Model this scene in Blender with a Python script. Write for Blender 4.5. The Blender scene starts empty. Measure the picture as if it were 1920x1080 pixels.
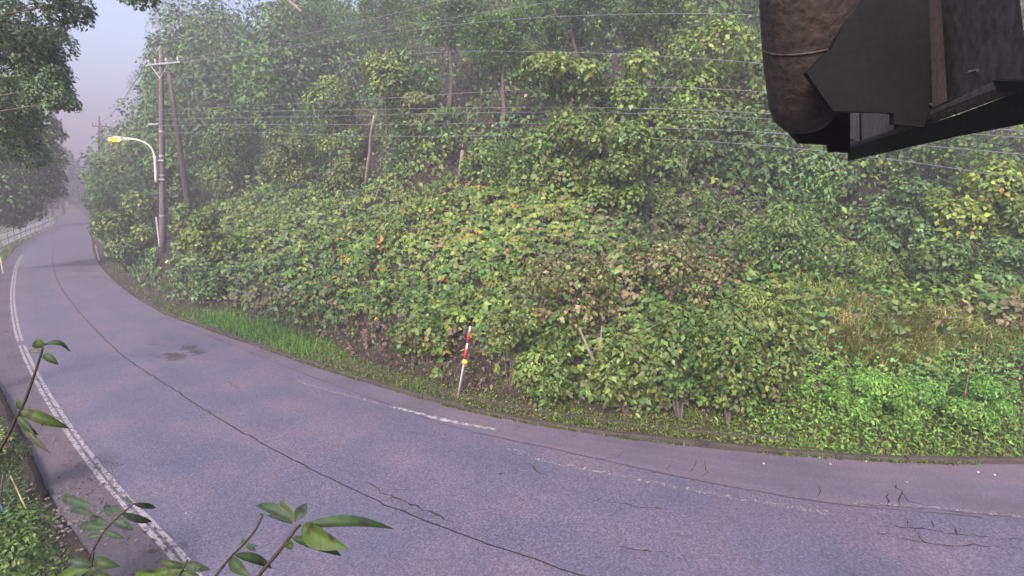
import bpy, math
import numpy as np

# ------------------------------------------------------------------ camera, sky, sun, exposure
F, HOR, CH = 1000.0, 358.0, 5.5            # focal length in photo pixels, horizon row, camera height
PITCH = math.atan((540 - HOR) / F)
sc = bpy.context.scene
COL = sc.collection
cam_d = bpy.data.cameras.new('camera'); cam = bpy.data.objects.new('camera', cam_d); COL.objects.link(cam)
cam_d.sensor_width = 36; cam_d.lens = 36 * F / 1920
cam_d.clip_start = 0.05; cam_d.clip_end = 3000
cam.location = (0, 0, CH); cam.rotation_euler = (math.pi / 2 - PITCH, 0, 0)
sc.camera = cam

SUN_EL, SUN_AZ = 40, 200                   # a high veiled sun behind the camera
w = bpy.data.worlds.new('World'); sc.world = w; w.use_nodes = True
nt = w.node_tree; nt.nodes.clear()
sky = nt.nodes.new('ShaderNodeTexSky'); sky.sky_type = 'NISHITA'; sky.sun_disc = False
sky.sun_elevation = math.radians(SUN_EL); sky.sun_rotation = math.radians(SUN_AZ)
sky.air_density = 1.0; sky.dust_density = 4.5; sky.ozone_density = 1.0
bg = nt.nodes.new('ShaderNodeBackground'); bg.inputs['Strength'].default_value = 0.088
wo = nt.nodes.new('ShaderNodeOutputWorld')
nt.links.new(sky.outputs[0], bg.inputs[0]); nt.links.new(bg.outputs[0], wo.inputs[0])
sd = bpy.data.lights.new('sun', 'SUN'); sd.energy = 1.5; sd.angle = math.radians(12); sd.color = (1.0, 0.93, 0.9)
so = bpy.data.objects.new('sun', sd); COL.objects.link(so)
_az = math.radians(SUN_AZ)
so.rotation_euler = (math.radians(90 - SUN_EL), 0, math.pi - _az)
sc.view_settings.view_transform = 'Standard'; sc.view_settings.look = 'None'
sc.view_settings.gamma = 1; sc.view_settings.use_curve_mapping = False
sc.view_settings.exposure = 2.6
sc.cycles.max_bounces = 6; sc.cycles.diffuse_bounces = 3; sc.cycles.glossy_bounces = 2
sc.cycles.transmission_bounces = 3; sc.cycles.transparent_max_bounces = 8; sc.cycles.volume_bounces = 0
sc.cycles.use_denoising = True

# ------------------------------------------------------------------ helpers
RNG = np.random.default_rng(7)
_c, _s = math.cos(PITCH), math.sin(PITCH)

def ray(px, py):
    x, y = (px - 960) / F, (540 - py) / F
    return np.array([x, _c + y * _s, -_s + y * _c])
def U(px, py, Y):
    """point on the sight line at ground distance Y"""
    d = ray(px, py); return np.array([0, 0, CH]) + d * (Y / d[1])
def G(px, py, z=0.0):
    d = ray(px, py); t = (z - CH) / d[2]; return np.array([0, 0, CH]) + d * t
def proj(P):
    P = np.atleast_2d(P); q = P - np.array([0, 0, CH])
    dep = q[:, 1] * _c - q[:, 2] * _s; up = q[:, 1] * _s + q[:, 2] * _c
    dep = np.where(np.abs(dep) < 1e-3, 1e-3, dep)
    return 960 + F * q[:, 0] / dep, 540 - F * up / dep, dep

def nrm(v): return v / np.maximum(np.linalg.norm(v, axis=-1, keepdims=True), 1e-9)

def noise(x, y, z=0.0, s=1.0, seed=0):
    """cheap smooth noise in about -1..1 from rotated sines"""
    r = np.random.default_rng(seed + 11); out = 0; tot = 0
    for k in range(6):
        a = r.normal(size=3); a = a / np.linalg.norm(a) * (0.7 + 0.25 * k) / s * 2.4; ph = r.uniform(0, 6.28, 2)
        wgt = 1 / (1 + 0.35 * k)
        out = out + wgt * np.sin(a[0] * x + a[1] * y + a[2] * z + ph[0] + 1.3 * np.sin((a[1] * x - a[0] * y + a[2] * z) * 0.6 + ph[1])); tot += wgt
    return out / tot * 1.4

def smooth(a, b, x):
    t = np.clip((x - a) / (b - a), 0, 1); return t * t * (3 - 2 * t)

def catmull(P, n=8):
    P = np.asarray(P, float); Q = np.vstack([2 * P[0] - P[1], P, 2 * P[-1] - P[-2]]); out = []
    for i in range(1, len(Q) - 2):
        for k in range(n):
            t = k / n; a, b, c, d = Q[i - 1], Q[i], Q[i + 1], Q[i + 2]
            out.append(0.5 * (2 * b + (c - a) * t + (2 * a - 5 * b + 4 * c - d) * t * t + (3 * b - a - 3 * c + d) * t ** 3))
    out.append(P[-1]); return np.array(out)

def resample(P, step):
    P = np.asarray(P, float); s = np.concatenate([[0], np.cumsum(np.linalg.norm(np.diff(P, axis=0), axis=1))])
    n = max(2, int(s[-1] / step) + 1); t = np.linspace(0, s[-1], n)
    return np.stack([np.interp(t, s, P[:, k]) for k in range(P.shape[1])], 1)

def smooth_poly(P, it=6):
    P = P.copy()
    for _ in range(it): P[1:-1] = 0.25 * P[:-2] + 0.5 * P[1:-1] + 0.25 * P[2:]
    return P

def set_props(o, label=None, cat=None, group=None, kind=None):
    if label: o['label'] = label
    if cat: o['category'] = cat
    if group: o['group'] = group
    if kind: o['kind'] = kind
    return o

def mesh_obj(name, V, faces, mat, parent=None, col=None, smooth_shade=False):
    """faces: list of tuples, or an (n,k) int array, or a list of such arrays"""
    me = bpy.data.meshes.new(name)
    V = np.asarray(V, np.float32)
    if isinstance(faces, np.ndarray) or (len(faces) and isinstance(faces[0], np.ndarray)):
        arrs = [faces] if isinstance(faces, np.ndarray) else faces
        loops = np.concatenate([a.ravel() for a in arrs]).astype(np.int32)
        tot = np.concatenate([np.full(len(a), a.shape[1]) for a in arrs]).astype(np.int32)
        start = np.concatenate([[0], np.cumsum(tot)[:-1]]).astype(np.int32)
        me.vertices.add(len(V)); me.vertices.foreach_set('co', V.ravel())
        me.loops.add(len(loops)); me.loops.foreach_set('vertex_index', loops)
        me.polygons.add(len(tot)); me.polygons.foreach_set('loop_start', start); me.polygons.foreach_set('loop_total', tot)
        me.update(calc_edges=True)
    else:
        me.from_pydata(V.tolist(), [], [tuple(int(i) for i in f) for f in faces]); me.update()
    if col is not None:
        a = me.attributes.new('Col', 'FLOAT_COLOR', 'POINT')
        c4 = np.ones((len(V), 4), np.float32); c4[:, :3] = col; a.data.foreach_set('color', c4.ravel())
    if smooth_shade:
        me.polygons.foreach_set('use_smooth', np.ones(len(me.polygons), bool))
    if mat: me.materials.append(mat)
    o = bpy.data.objects.new(name, me); COL.objects.link(o)
    if parent is not None: o.parent = parent; o.matrix_parent_inverse = parent.matrix_world.inverted()
    return o

def empty(name, loc):
    o = bpy.data.objects.new(name, None); COL.objects.link(o); o.location = tuple(float(v) for v in loc)
    o.empty_display_size = 0.2
    from mathutils import Matrix
    o.matrix_world = Matrix.Translation(o.location)
    return o

class MB:
    def __init__(s): s.V = []; s.Fc = []
    def add(s, V, Fc):
        b = len(s.V); s.V += [tuple(map(float, v)) for v in V]; s.Fc += [tuple(int(i) + b for i in f) for f in Fc]
    def tube(s, P, R, n=6, cap=True):
        P = np.asarray(P, float); R = np.broadcast_to(np.asarray(R, float), (len(P),))
        T = nrm(np.gradient(P, axis=0)); ref = np.array([0, 0, 1.0]) if abs(T[0][2]) < 0.9 else np.array([1.0, 0, 0])
        V = []
        for i in range(len(P)):
            a = nrm(np.cross(T[i], ref)); b = np.cross(T[i], a)
            for k in range(n):
                th = 2 * math.pi * k / n; V.append(P[i] + R[i] * (math.cos(th) * a + math.sin(th) * b))
        Fc = [(i * n + k, i * n + (k + 1) % n, (i + 1) * n + (k + 1) % n, (i + 1) * n + k) for i in range(len(P) - 1) for k in range(n)]
        if cap: Fc += [tuple(range(n))[::-1], tuple(range((len(P) - 1) * n, len(P) * n))]
        s.add(V, Fc)
    def box(s, c, size, ax=None):
        c = np.asarray(c, float); h = np.asarray(size, float) / 2; A = np.eye(3) if ax is None else np.asarray(ax, float)
        V = [c + A[0] * h[0] * i + A[1] * h[1] * j + A[2] * h[2] * k for i in (-1, 1) for j in (-1, 1) for k in (-1, 1)]
        s.add(V, [(0, 1, 3, 2), (4, 6, 7, 5), (0, 4, 5, 1), (2, 3, 7, 6), (0, 2, 6, 4), (1, 5, 7, 3)])
    def prism(s, poly, off):
        n = len(poly); poly = np.asarray(poly, float); off = np.asarray(off, float)
        V = list(poly) + list(poly + off)
        s.add(V, [tuple(range(n)), tuple(range(2 * n - 1, n - 1, -1))] + [(i, i + n, (i + 1) % n + n, (i + 1) % n) for i in range(n)])
    def build(s, name, mat, parent=None, sm=False): return mesh_obj(name, s.V, s.Fc, mat, parent, smooth_shade=sm)

# ------------------------------------------------------------------ materials
def new_mat(name):
    m = bpy.data.materials.new(name); m.use_nodes = True; n = m.node_tree; n.nodes.clear()
    out = n.nodes.new('ShaderNodeOutputMaterial'); return m, n, out
def N(n, t, **kw):
    o = n.nodes.new(t)
    for k, v in kw.items():
        if k in o.inputs: o.inputs[k].default_value = v
        else: setattr(o, k, v)
    return o
def ramp(n, stops, interp='LINEAR'):
    r = n.nodes.new('ShaderNodeValToRGB'); r.color_ramp.interpolation = interp
    e = r.color_ramp.elements
    while len(e) < len(stops): e.new(0.5)
    for el, (p, c) in zip(e, stops): el.position = p; el.color = (*c, 1)
    return r

def noisy_mat(name, c1, c2, scale=3.0, rough=0.8, bump=0.2, c3=None, fine=60.0, fine_amt=0.25, spec=0.3, metal=0.0):
    m, n, out = new_mat(name); L = n.links.new
    tc = N(n, 'ShaderNodeTexCoord')
    a = N(n, 'ShaderNodeTexNoise', Scale=scale, Detail=6.0, Roughness=0.6); L(tc.outputs['Object'], a.inputs['Vector'])
    st = [(0.3, c1), (0.7, c2)] if c3 is None else [(0.25, c1), (0.5, c2), (0.75, c3)]
    r = ramp(n, st); L(a.outputs['Fac'], r.inputs[0])
    f = N(n, 'ShaderNodeTexNoise', Scale=fine, Detail=3.0); L(tc.outputs['Object'], f.inputs['Vector'])
    mr = N(n, 'ShaderNodeMapRange'); mr.inputs[3].default_value = 1 - fine_amt; mr.inputs[4].default_value = 1 + fine_amt
    mr.inputs[1].default_value = 0.3; mr.inputs[2].default_value = 0.7
    L(f.outputs['Fac'], mr.inputs[0])
    mx = N(n, 'ShaderNodeVectorMath', operation='SCALE'); L(r.outputs[0], mx.inputs[0]); L(mr.outputs[0], mx.inputs['Scale'])
    p = N(n, 'ShaderNodeBsdfPrincipled', Roughness=rough, Metallic=metal); p.inputs['Specular IOR Level'].default_value = spec
    L(mx.outputs[0], p.inputs['Base Color'])
    if bump:
        b = N(n, 'ShaderNodeBump', Strength=bump, Distance=0.02); L(f.outputs['Fac'], b.inputs['Height']); L(b.outputs[0], p.inputs['Normal'])
    L(p.outputs[0], out.inputs[0]); return m

def leaf_mat(name, trans=0.25, rough=0.45, spec=0.3):
    m, n, out = new_mat(name); L = n.links.new
    at = N(n, 'ShaderNodeAttribute', attribute_name='Col')
    p = N(n, 'ShaderNodeBsdfPrincipled', Roughness=rough); p.inputs['Specular IOR Level'].default_value = spec
    L(at.outputs['Color'], p.inputs['Base Color'])
    t = N(n, 'ShaderNodeBsdfTranslucent'); L(at.outputs['Color'], t.inputs['Color'])
    mx = N(n, 'ShaderNodeMixShader', Fac=trans); L(p.outputs[0], mx.inputs[1]); L(t.outputs[0], mx.inputs[2])
    L(mx.outputs[0], out.inputs[0]); return m

M_LEAF = leaf_mat('leaf')
M_BIGLEAF = leaf_mat('broad_leaf', .2, .6, .25)
M_NEEDLE = leaf_mat('needle', 0.2, 0.7, 0.15)
M_GRASS = leaf_mat('grass_blade', 0.35, 0.6, 0.2)
M_BARK = noisy_mat('bark', (0.05, 0.04, 0.035), (0.11, 0.09, 0.08), 9, 0.9, 0.5)
M_PALE = noisy_mat('dead_wood', (0.15, 0.115, 0.1), (0.25, 0.195, 0.175), 8, 0.9, 0.4)
M_TWIG = noisy_mat('twig_bark', (0.018, 0.013, 0.011), (0.035, 0.028, 0.02), 20, 0.7, 0.2)
M_SOIL = noisy_mat('soil', (0.012, 0.009, 0.007), (0.026, 0.019, 0.014), 1.2, 0.95, 0.5, (0.02, 0.02, 0.01), 14, 0.4)
M_KERB = noisy_mat('mossy_concrete', (0.02, 0.017, 0.015), (0.045, 0.037, 0.034), 3, 0.95, 0.6, (0.045, 0.05, 0.018), 40, 0.35)
M_POLE = noisy_mat('pole_concrete', (0.085, 0.068, 0.07), (0.13, 0.105, 0.11), 2.5, 0.85, 0.1)
M_GALV = noisy_mat('galvanised_steel', (0.2, 0.2, 0.21), (0.3, 0.29, 0.3), 6, 0.45, 0.03, spec=0.5)
M_CABLE = noisy_mat('cable', (0.1, 0.1, 0.12), (0.16, 0.16, 0.18), 5, 0.5, 0.0)
M_CABLE_D = noisy_mat('dark_cable', (0.02, 0.02, 0.022), (0.035, 0.035, 0.04), 5, 0.5, 0.0)
M_STEEL = noisy_mat('weathered_dark_steel', (0.02, 0.0195, 0.02), (0.036, 0.028, 0.027), 7, 0.65, 0.25, (0.033, 0.035, 0.032), 45, 0.45, 0.3)
M_PLATE = noisy_mat('black_steel_plate', (0.004, 0.004, 0.005), (0.007, 0.007, 0.008), 6, 0.7, 0.05, spec=0.12)
M_SHEET = noisy_mat('grey_sheet_metal', (0.036, 0.033, 0.038), (0.065, 0.057, 0.058), 5, 0.6, 0.15, (0.047, 0.048, 0.046), 40, 0.35, 0.25)
M_RIB = noisy_mat('pale_weathered_flange', (0.11, 0.09, 0.083), (0.17, 0.14, 0.13), 9, 0.6, 0.1)
M_WHITE = noisy_mat('white_enamel', (0.34, 0.32, 0.32), (0.46, 0.44, 0.44), 10, 0.5, 0.03)
M_RED = noisy_mat('red_reflective_band', (0.32, 0.02, 0.03), (0.4, 0.035, 0.045), 12, 0.4, 0.02)
M_RUST = noisy_mat('faded_red_pole', (0.12, 0.035, 0.028), (0.2, 0.09, 0.07), 14, 0.7, 0.1)
M_YEL = noisy_mat('amber_reflector', (0.75, 0.36, 0.01), (0.85, 0.45, 0.02), 10, 0.25, 0.0)
M_STONE = noisy_mat('pale_stone', (0.25, 0.23, 0.225), (0.4, 0.37, 0.36), 12, 0.85, 0.2)
M_GRAVEL = noisy_mat('gravel_stone', (0.05, 0.043, 0.042), (0.15, 0.125, 0.12), 14, 0.9, 0.2)
M_DARK = noisy_mat('dark_wet_wood', (0.005, 0.0045, 0.004), (0.012, 0.01, 0.009), 6, 0.95, 0.4, spec=0.05)
M_BAMBOO = noisy_mat('dry_bamboo', (0.2, 0.155, 0.08), (0.28, 0.23, 0.13), 9, 0.6, 0.1)
M_BLUE = noisy_mat('blue_grey_tube', (0.09, 0.12, 0.19), (0.13, 0.17, 0.25), 6, 0.5, 0.05)
M_FENCE = noisy_mat('fence_metal', (0.2, 0.21, 0.23), (0.28, 0.29, 0.31), 6, 0.6, 0.02)
M_CRACK = noisy_mat('crack_filler', (0.02, 0.017, 0.017), (0.035, 0.03, 0.03), 10, 0.9, 0.2)

def asphalt(name, base, pink, dark, speck=0.45, stains=()):
    m, n, out = new_mat(name); L = n.links.new
    tc = N(n, 'ShaderNodeTexCoord'); ob = tc.outputs['Object']
    big = N(n, 'ShaderNodeTexNoise', Scale=0.55, Detail=4.0, Roughness=0.55); L(ob, big.inputs['Vector'])
    r = ramp(n, [(0.36, dark), (0.5, base), (0.62, pink)]); L(big.outputs['Fac'], r.inputs[0])
    fine = N(n, 'ShaderNodeTexNoise', Scale=26.0, Detail=4.0, Roughness=0.75); L(ob, fine.inputs['Vector'])
    vor = N(n, 'ShaderNodeTexVoronoi', Scale=36.0); L(ob, vor.inputs['Vector'])
    mr = N(n, 'ShaderNodeMapRange'); mr.inputs[1].default_value = 0.28; mr.inputs[2].default_value = 0.72
    mr.inputs[3].default_value = 1 - speck; mr.inputs[4].default_value = 1 + speck; L(fine.outputs['Fac'], mr.inputs[0])
    bw = N(n, 'ShaderNodeRGBToBW'); L(vor.outputs['Color'], bw.inputs[0])
    mr2 = N(n, 'ShaderNodeMapRange'); mr2.inputs[3].default_value = 1 - speck * .9; mr2.inputs[4].default_value = 1 + speck * .9; L(bw.outputs[0], mr2.inputs[0])
    mul = N(n, 'ShaderNodeMath', operation='MULTIPLY'); L(mr.outputs[0], mul.inputs[0]); L(mr2.outputs[0], mul.inputs[1])
    fac = mul.outputs[0]
    for (cx, cy, rx, ry, ang, amt) in stains:          # spilt oil and damp marks, soaked into the surface
        mp = N(n, 'ShaderNodeMapping', vector_type='TEXTURE'); mp.inputs['Location'].default_value = (cx, cy, 0); mp.inputs['Rotation'].default_value = (0, 0, ang)
        mp.inputs['Scale'].default_value = (rx, ry, 1); L(ob, mp.inputs['Vector'])
        ln = N(n, 'ShaderNodeVectorMath', operation='LENGTH'); L(mp.outputs[0], ln.inputs[0])
        nz = N(n, 'ShaderNodeTexNoise', Scale=2.2, Detail=5.0, Roughness=0.7); L(ob, nz.inputs['Vector'])
        ad = N(n, 'ShaderNodeMath', operation='MULTIPLY_ADD'); L(nz.outputs['Fac'], ad.inputs[0]); ad.inputs[1].default_value = 2.4; L(ln.outputs['Value'], ad.inputs[2])
        q = N(n, 'ShaderNodeMapRange', interpolation_type='SMOOTHSTEP'); q.inputs[1].default_value = 1.35; q.inputs[2].default_value = 1.85
        q.inputs[3].default_value = 1 - amt; q.inputs[4].default_value = 1.0; L(ad.outputs[0], q.inputs[0])
        mm = N(n, 'ShaderNodeMath', operation='MULTIPLY'); L(fac, mm.inputs[0]); L(q.outputs[0], mm.inputs[1]); fac = mm.outputs[0]
    ac = N(n, 'ShaderNodeAttribute', attribute_name='across')                 # wheel tracks polished and darkened along the lanes
    wob = N(n, 'ShaderNodeTexNoise', Scale=0.35, Detail=3.0); L(ob, wob.inputs['Vector'])
    aw = N(n, 'ShaderNodeMath', operation='MULTIPLY_ADD'); L(wob.outputs['Fac'], aw.inputs[0]); aw.inputs[1].default_value = .1; L(ac.outputs['Fac'], aw.inputs[2])
    tr = ramp(n, [(.05, (.93, .94, .97)), (.15, (1.05, 1.04, 1.04)), (.25, (.93, .94, .97)), (.4, (.97, .98, 1.0)), (.47, (1.08, 1.03, 1.03)), (.56, (.97, .96, .99)), (.68, (1.06, 1.03, 1.03)), (.8, (.95, .94, .96)), (.95, (1.04, 1.01, 1.0))])
    L(aw.outputs[0], tr.inputs[0])
    vm = N(n, 'ShaderNodeVectorMath', operation='MULTIPLY'); L(r.outputs[0], vm.inputs[0]); L(tr.outputs[0], vm.inputs[1])
    mx = N(n, 'ShaderNodeVectorMath', operation='SCALE'); L(vm.outputs[0], mx.inputs[0]); L(fac, mx.inputs['Scale'])
    p = N(n, 'ShaderNodeBsdfPrincipled', Roughness=0.72); p.inputs['Specular IOR Level'].default_value = 0.35
    L(mx.outputs[0], p.inputs['Base Color'])
    b = N(n, 'ShaderNodeBump', Strength=0.5, Distance=0.012); L(fine.outputs['Fac'], b.inputs['Height']); L(b.outputs[0], p.inputs['Normal'])
    L(p.outputs[0], out.inputs[0]); return m

def paint_mat(name, col, wear, scale=9.0):
    """road paint, worn through to the asphalt below where the noise is low"""
    m, n, out = new_mat(name); L = n.links.new
    tc = N(n, 'ShaderNodeTexCoord')
    a = N(n, 'ShaderNodeTexNoise', Scale=scale, Detail=6.0, Roughness=0.7); L(tc.outputs['Object'], a.inputs['Vector'])
    r = ramp(n, [(max(0, wear - 0.06), (0, 0, 0)), (min(1, wear + 0.06), (1, 1, 1))]); L(a.outputs['Fac'], r.inputs[0])
    p = N(n, 'ShaderNodeBsdfPrincipled', Roughness=0.7); p.inputs['Base Color'].default_value = (*col, 1)
    t = N(n, 'ShaderNodeBsdfTransparent'); mx = N(n, 'ShaderNodeMixShader')
    L(r.outputs[0], mx.inputs[0]); L(t.outputs[0], mx.inputs[1]); L(p.outputs[0], mx.inputs[2]); L(mx.outputs[0], out.inputs[0]); return m

# ------------------------------------------------------------------ road curves (plan, metres)
def gp(P): return np.array([G(*q)[:2] for q in P])
R_px = [(168, 410), (170, 440), (180, 485), (215, 527), (260, 562), (310, 590), (370, 611), (430, 632), (560, 678), (700, 722), (800, 752), (900, 778), (1050, 806), (1200, 827), (1400, 848), (1600, 864), (1900, 873)]
L_px = [(100, 425), (60, 455), (35, 490), (25, 530), (24, 570), (32, 620), (50, 670), (78, 725), (115, 785), (160, 850), (220, 925), (290, 1000), (365, 1062)]
C_px = [(120, 430), (103, 460), (98, 490), (110, 530), (140, 575), (190, 630), (240, 675), (310, 720), (400, 780), (480, 825), (600, 890), (720, 945), (850, 1000), (1000, 1050), (1095, 1080)]
R0 = gp(R_px); L0 = gp(L_px); C0 = gp(C_px)
farR = np.array([[-250., 320.], [-176., 220.], [-112., 140.]])
R_c = smooth_poly(resample(catmull(np.vstack([farR, R0, [[16, 10.4], [26, 11.6], [40, 14.5]]])), 0.7), 5)
farL = np.array([[-270., 340.], [-195., 240.], [-137., 168.], [-101., 122.]])
L_c = smooth_poly(resample(catmull(np.vstack([farL, L0, [[-2.6, 4.9], [0.5, 3.4], [5, 2.4], [12, 2.3], [22, 3.5], [40, 7.5]]])), 0.7), 5)
farC = np.array([[-80., 118.]])
C_c = smooth_poly(resample(catmull(np.vstack([farC, C0, [[4, 5.6], [9, 5.3], [18, 6]]])), 0.7), 4)

def sdist(Q, P):
    """signed distance of plan points Q to polyline P (positive to the right of its direction far -> near is negative)"""
    Q = np.asarray(Q, float); A = P[:-1]; B = P[1:]; AB = B - A; l2 = (AB ** 2).sum(1)
    out = np.empty(len(Q))
    for i in range(0, len(Q), 4000):
        q = Q[i:i + 4000]
        d = q[:, None, :] - A[None]
        t = np.clip((d * AB[None]).sum(2) / l2[None], 0, 1)
        e = d - t[..., None] * AB[None]; dd = (e ** 2).sum(2); k = dd.argmin(1); idx = np.arange(len(q))
        cr = AB[k, 0] * e[idx, k, 1] - AB[k, 1] * e[idx, k, 0]
        out[i:i + 4000] = np.sqrt(dd[idx, k]) * np.sign(cr)
    return out
def thin_far(P):
    r = np.hypot(P[:, 0], P[:, 1]); k = np.arange(len(P)); return P[((r < 45) & (k % 2 == 0)) | (k % 14 == 0) | (k == len(P) - 1)]
Rs = thin_far(R_c)
def off_curve(P, d):
    T = nrm(np.gradient(P, axis=0)); return P + d * np.stack([-T[:, 1], T[:, 0]], 1)      # positive d: towards the hill
SH_c = off_curve(L_c, -0.82)                         # outer edge of the paved shoulder on the near side
SHs = thin_far(SH_c)
_gx0, _gy0, _gs, _gnx, _gny = -140.0, -8.0, 0.5, 380, 350          # distances to both road edges on a grid, read by interpolation
_q = np.stack(np.meshgrid(_gx0 + _gs * np.arange(_gnx), _gy0 + _gs * np.arange(_gny)), -1).reshape(-1, 2)
_GD = sdist(_q, Rs).reshape(_gny, _gnx); _GL = -sdist(_q, SHs).reshape(_gny, _gnx)
def edge_dist(x, y):
    fx = (x - _gx0) / _gs; fy = (y - _gy0) / _gs; ins = (fx >= 0) & (fx < _gnx - 1.001) & (fy >= 0) & (fy < _gny - 1.001)
    d = np.empty(len(x)); dl = np.empty(len(x))
    a = fx[ins]; b = fy[ins]; i = a.astype(int); j = b.astype(int); a = a - i; b = b - j
    for src, dst in ((_GD, d), (_GL, dl)):
        dst[ins] = (src[j, i] * (1 - a) + src[j, i + 1] * a) * (1 - b) + (src[j + 1, i] * (1 - a) + src[j + 1, i + 1] * a) * b
    o = ~ins
    if o.any():
        Q = np.stack([x[o], y[o]], 1); d[o] = sdist(Q, Rs); dl[o] = -sdist(Q, SHs)
    return d, dl

def H(x, y, full=False):
    """height of the ground"""
    x = np.atleast_1d(np.asarray(x, float)); y = np.atleast_1d(np.asarray(y, float))
    d, dl = edge_dist(x, y)
    bump_ = smooth(-15, -11.5, x) * smooth(-3.5, -6.5, x); d = d + .85 * (1 - bump_) * (1 - smooth(3, 7, x)) * smooth(.3, .9, d)      # the vines come closer to the road except by the wide verge
    za = np.interp(d, [-1, 0, 0.45, 1.7, 2.6, 6, 12, 20, 45, 90], [-.09, -.09, .10, .2, 1.3, 3.1, 6.4, 12.5, 33, 42])
    zb = np.interp(d, [-1, 0, 0.45, 1.2, 3, 8, 14, 22, 45, 90], [-.09, -.09, .08, .3, 1.1, 3.2, 6.6, 12.5, 32, 42])
    wq = smooth(2, 7, x); z = za * (1 - wq) + zb * wq
    amp = smooth(1.6, 4, d)
    z = z + amp * (0.4 * noise(x, y, 0, 1.6, 1) + 0.6 * smooth(3, 9, d) * noise(x, y, 0, 5.0, 2) + 2.0 * smooth(14, 30, d) * noise(x, y, 0, 16, 3))
    zl = np.where(dl > 0, -0.09 + 0.10 * smooth(0.0, 0.5, dl) + 0.06 * smooth(0.3, 1.5, dl) * noise(x, y, 0, 1.3, 4), -0.09)
    z = np.where(d > 0, z, zl)
    return (z, d, dl) if full else z
def H1(x, y): return float(H([x], [y])[0])

def hit(px, py):
    """where the sight line through a photo pixel meets the ground"""
    d = ray(px, py); t = np.concatenate([np.linspace(3, 60, 400), np.linspace(60.3, 200, 300)])
    P = np.array([0, 0, CH])[None] + d[None] * t[:, None]
    below = P[:, 2] < H(P[:, 0], P[:, 1])
    k = int(np.argmax(below)) if below.any() else len(t) - 1
    return P[k]

# ------------------------------------------------------------------ setting: ground, road
def axis(a, b, lo, hi, step):
    mid = np.arange(lo, hi + 1e-6, step)
    left = [lo]; s = step
    while left[-1] > a: s *= 1.25; left.append(max(a, left[-1] - s))
    right = [hi]; s = step
    while right[-1] < b: s *= 1.25; right.append(min(b, right[-1] + s))
    return np.unique(np.concatenate([left[::-1], mid, right]))
gx = axis(-420, 420, -125, 26, 0.5); gy = axis(-60, 420, -2, 155, 0.5)
GX, GY = np.meshgrid(gx, gy); z = H(GX.ravel(), GY.ravel())
V = np.stack([GX.ravel(), GY.ravel(), z], 1); nx, ny = len(gx), len(gy)
ii = np.arange(nx * ny).reshape(ny, nx)
FC = np.stack([ii[:-1, :-1], ii[:-1, 1:], ii[1:, 1:], ii[1:, :-1]], -1).reshape(-1, 4)
set_props(mesh_obj('ground', V, FC, M_SOIL, smooth_shade=True), 'dark brown soil of the verge and wooded slope', kind='structure')

def strip(name, A, B, z, mat, parent=None):
    """sheet between two curves"""
    n = 160; ta = np.linspace(0, 1, n)
    def rs(P):
        s = np.concatenate([[0], np.cumsum(np.linalg.norm(np.diff(P, axis=0), axis=1))]); s /= s[-1]
        return np.stack([np.interp(ta, s, P[:, k]) for k in (0, 1)], 1)
    a, b = rs(A), rs(B)
    V = np.concatenate([np.c_[a, np.full(n, z)], np.c_[b, np.full(n, z)]])
    Fc = np.array([(i, i + 1, n + i + 1, n + i) for i in range(n - 1)])
    o = mesh_obj(name, V, Fc, mat, parent)
    at = o.data.attributes.new('across', 'FLOAT', 'POINT'); at.data.foreach_set('value', np.repeat([0.0, 1.0], n).astype(np.float32)); return o
def ribbon(name, P, wd, z, mat, parent=None, wob=0.0, taper=False):
    P = np.asarray(P, float); T = nrm(np.gradient(P, axis=0)); Nn = np.stack([-T[:, 1], T[:, 0]], 1)
    w_ = np.full(len(P), wd / 2)
    if taper: w_ = w_ * np.clip(np.minimum(np.arange(len(P)), np.arange(len(P))[::-1]) / 3 + 0.25, 0, 1)
    if wob: w_ = w_ * (1 + wob * RNG.uniform(-1, 1, len(P)))
    a, b = P + Nn * w_[:, None], P - Nn * w_[:, None]; n = len(P)
    V = np.concatenate([np.c_[a, np.full(n, z)], np.c_[b, np.full(n, z)]])
    Fc = np.array([(i, n + i, n + i + 1, i + 1) for i in range(n - 1)])
    return mesh_obj(name, V, Fc, mat, parent)

s1 = G(322, 668); s2 = G(362, 657); s3 = G(150, 505); s4 = G(290, 645); s5 = G(180, 520)
M_ROAD = asphalt('asphalt', (0.085, 0.077, 0.113), (0.1, 0.082, 0.114), (0.072, 0.07, 0.107), 0.45,
    [(s1[0], s1[1], 1.3, .6, -0.6, .72), (s2[0], s2[1], 1.6, .5, -0.75, .62), (s3[0], s3[1], 3.0, .45, -0.8, .3), (s4[0], s4[1], 1.3, .4, -0.8, .22), (s5[0], s5[1], 2.2, .3, -0.8, .35)])
M_GUT = asphalt('pale_asphalt', (0.092, 0.078, 0.108), (0.104, 0.083, 0.107), (0.078, 0.067, 0.087), 0.2)
M_SHOULDER = asphalt('worn_asphalt', (0.066, 0.056, 0.07), (0.08, 0.063, 0.075), (0.052, 0.044, 0.054), 0.3)
M_PAINT = paint_mat('white_road_paint', (0.235, 0.21, 0.225), 0.43)
M_PAINT2 = paint_mat('worn_road_paint', (0.3, 0.27, 0.3), 0.47, 7)
M_PAINT3 = paint_mat('faint_road_paint', (0.2, 0.175, 0.2), 0.53, 12)

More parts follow.
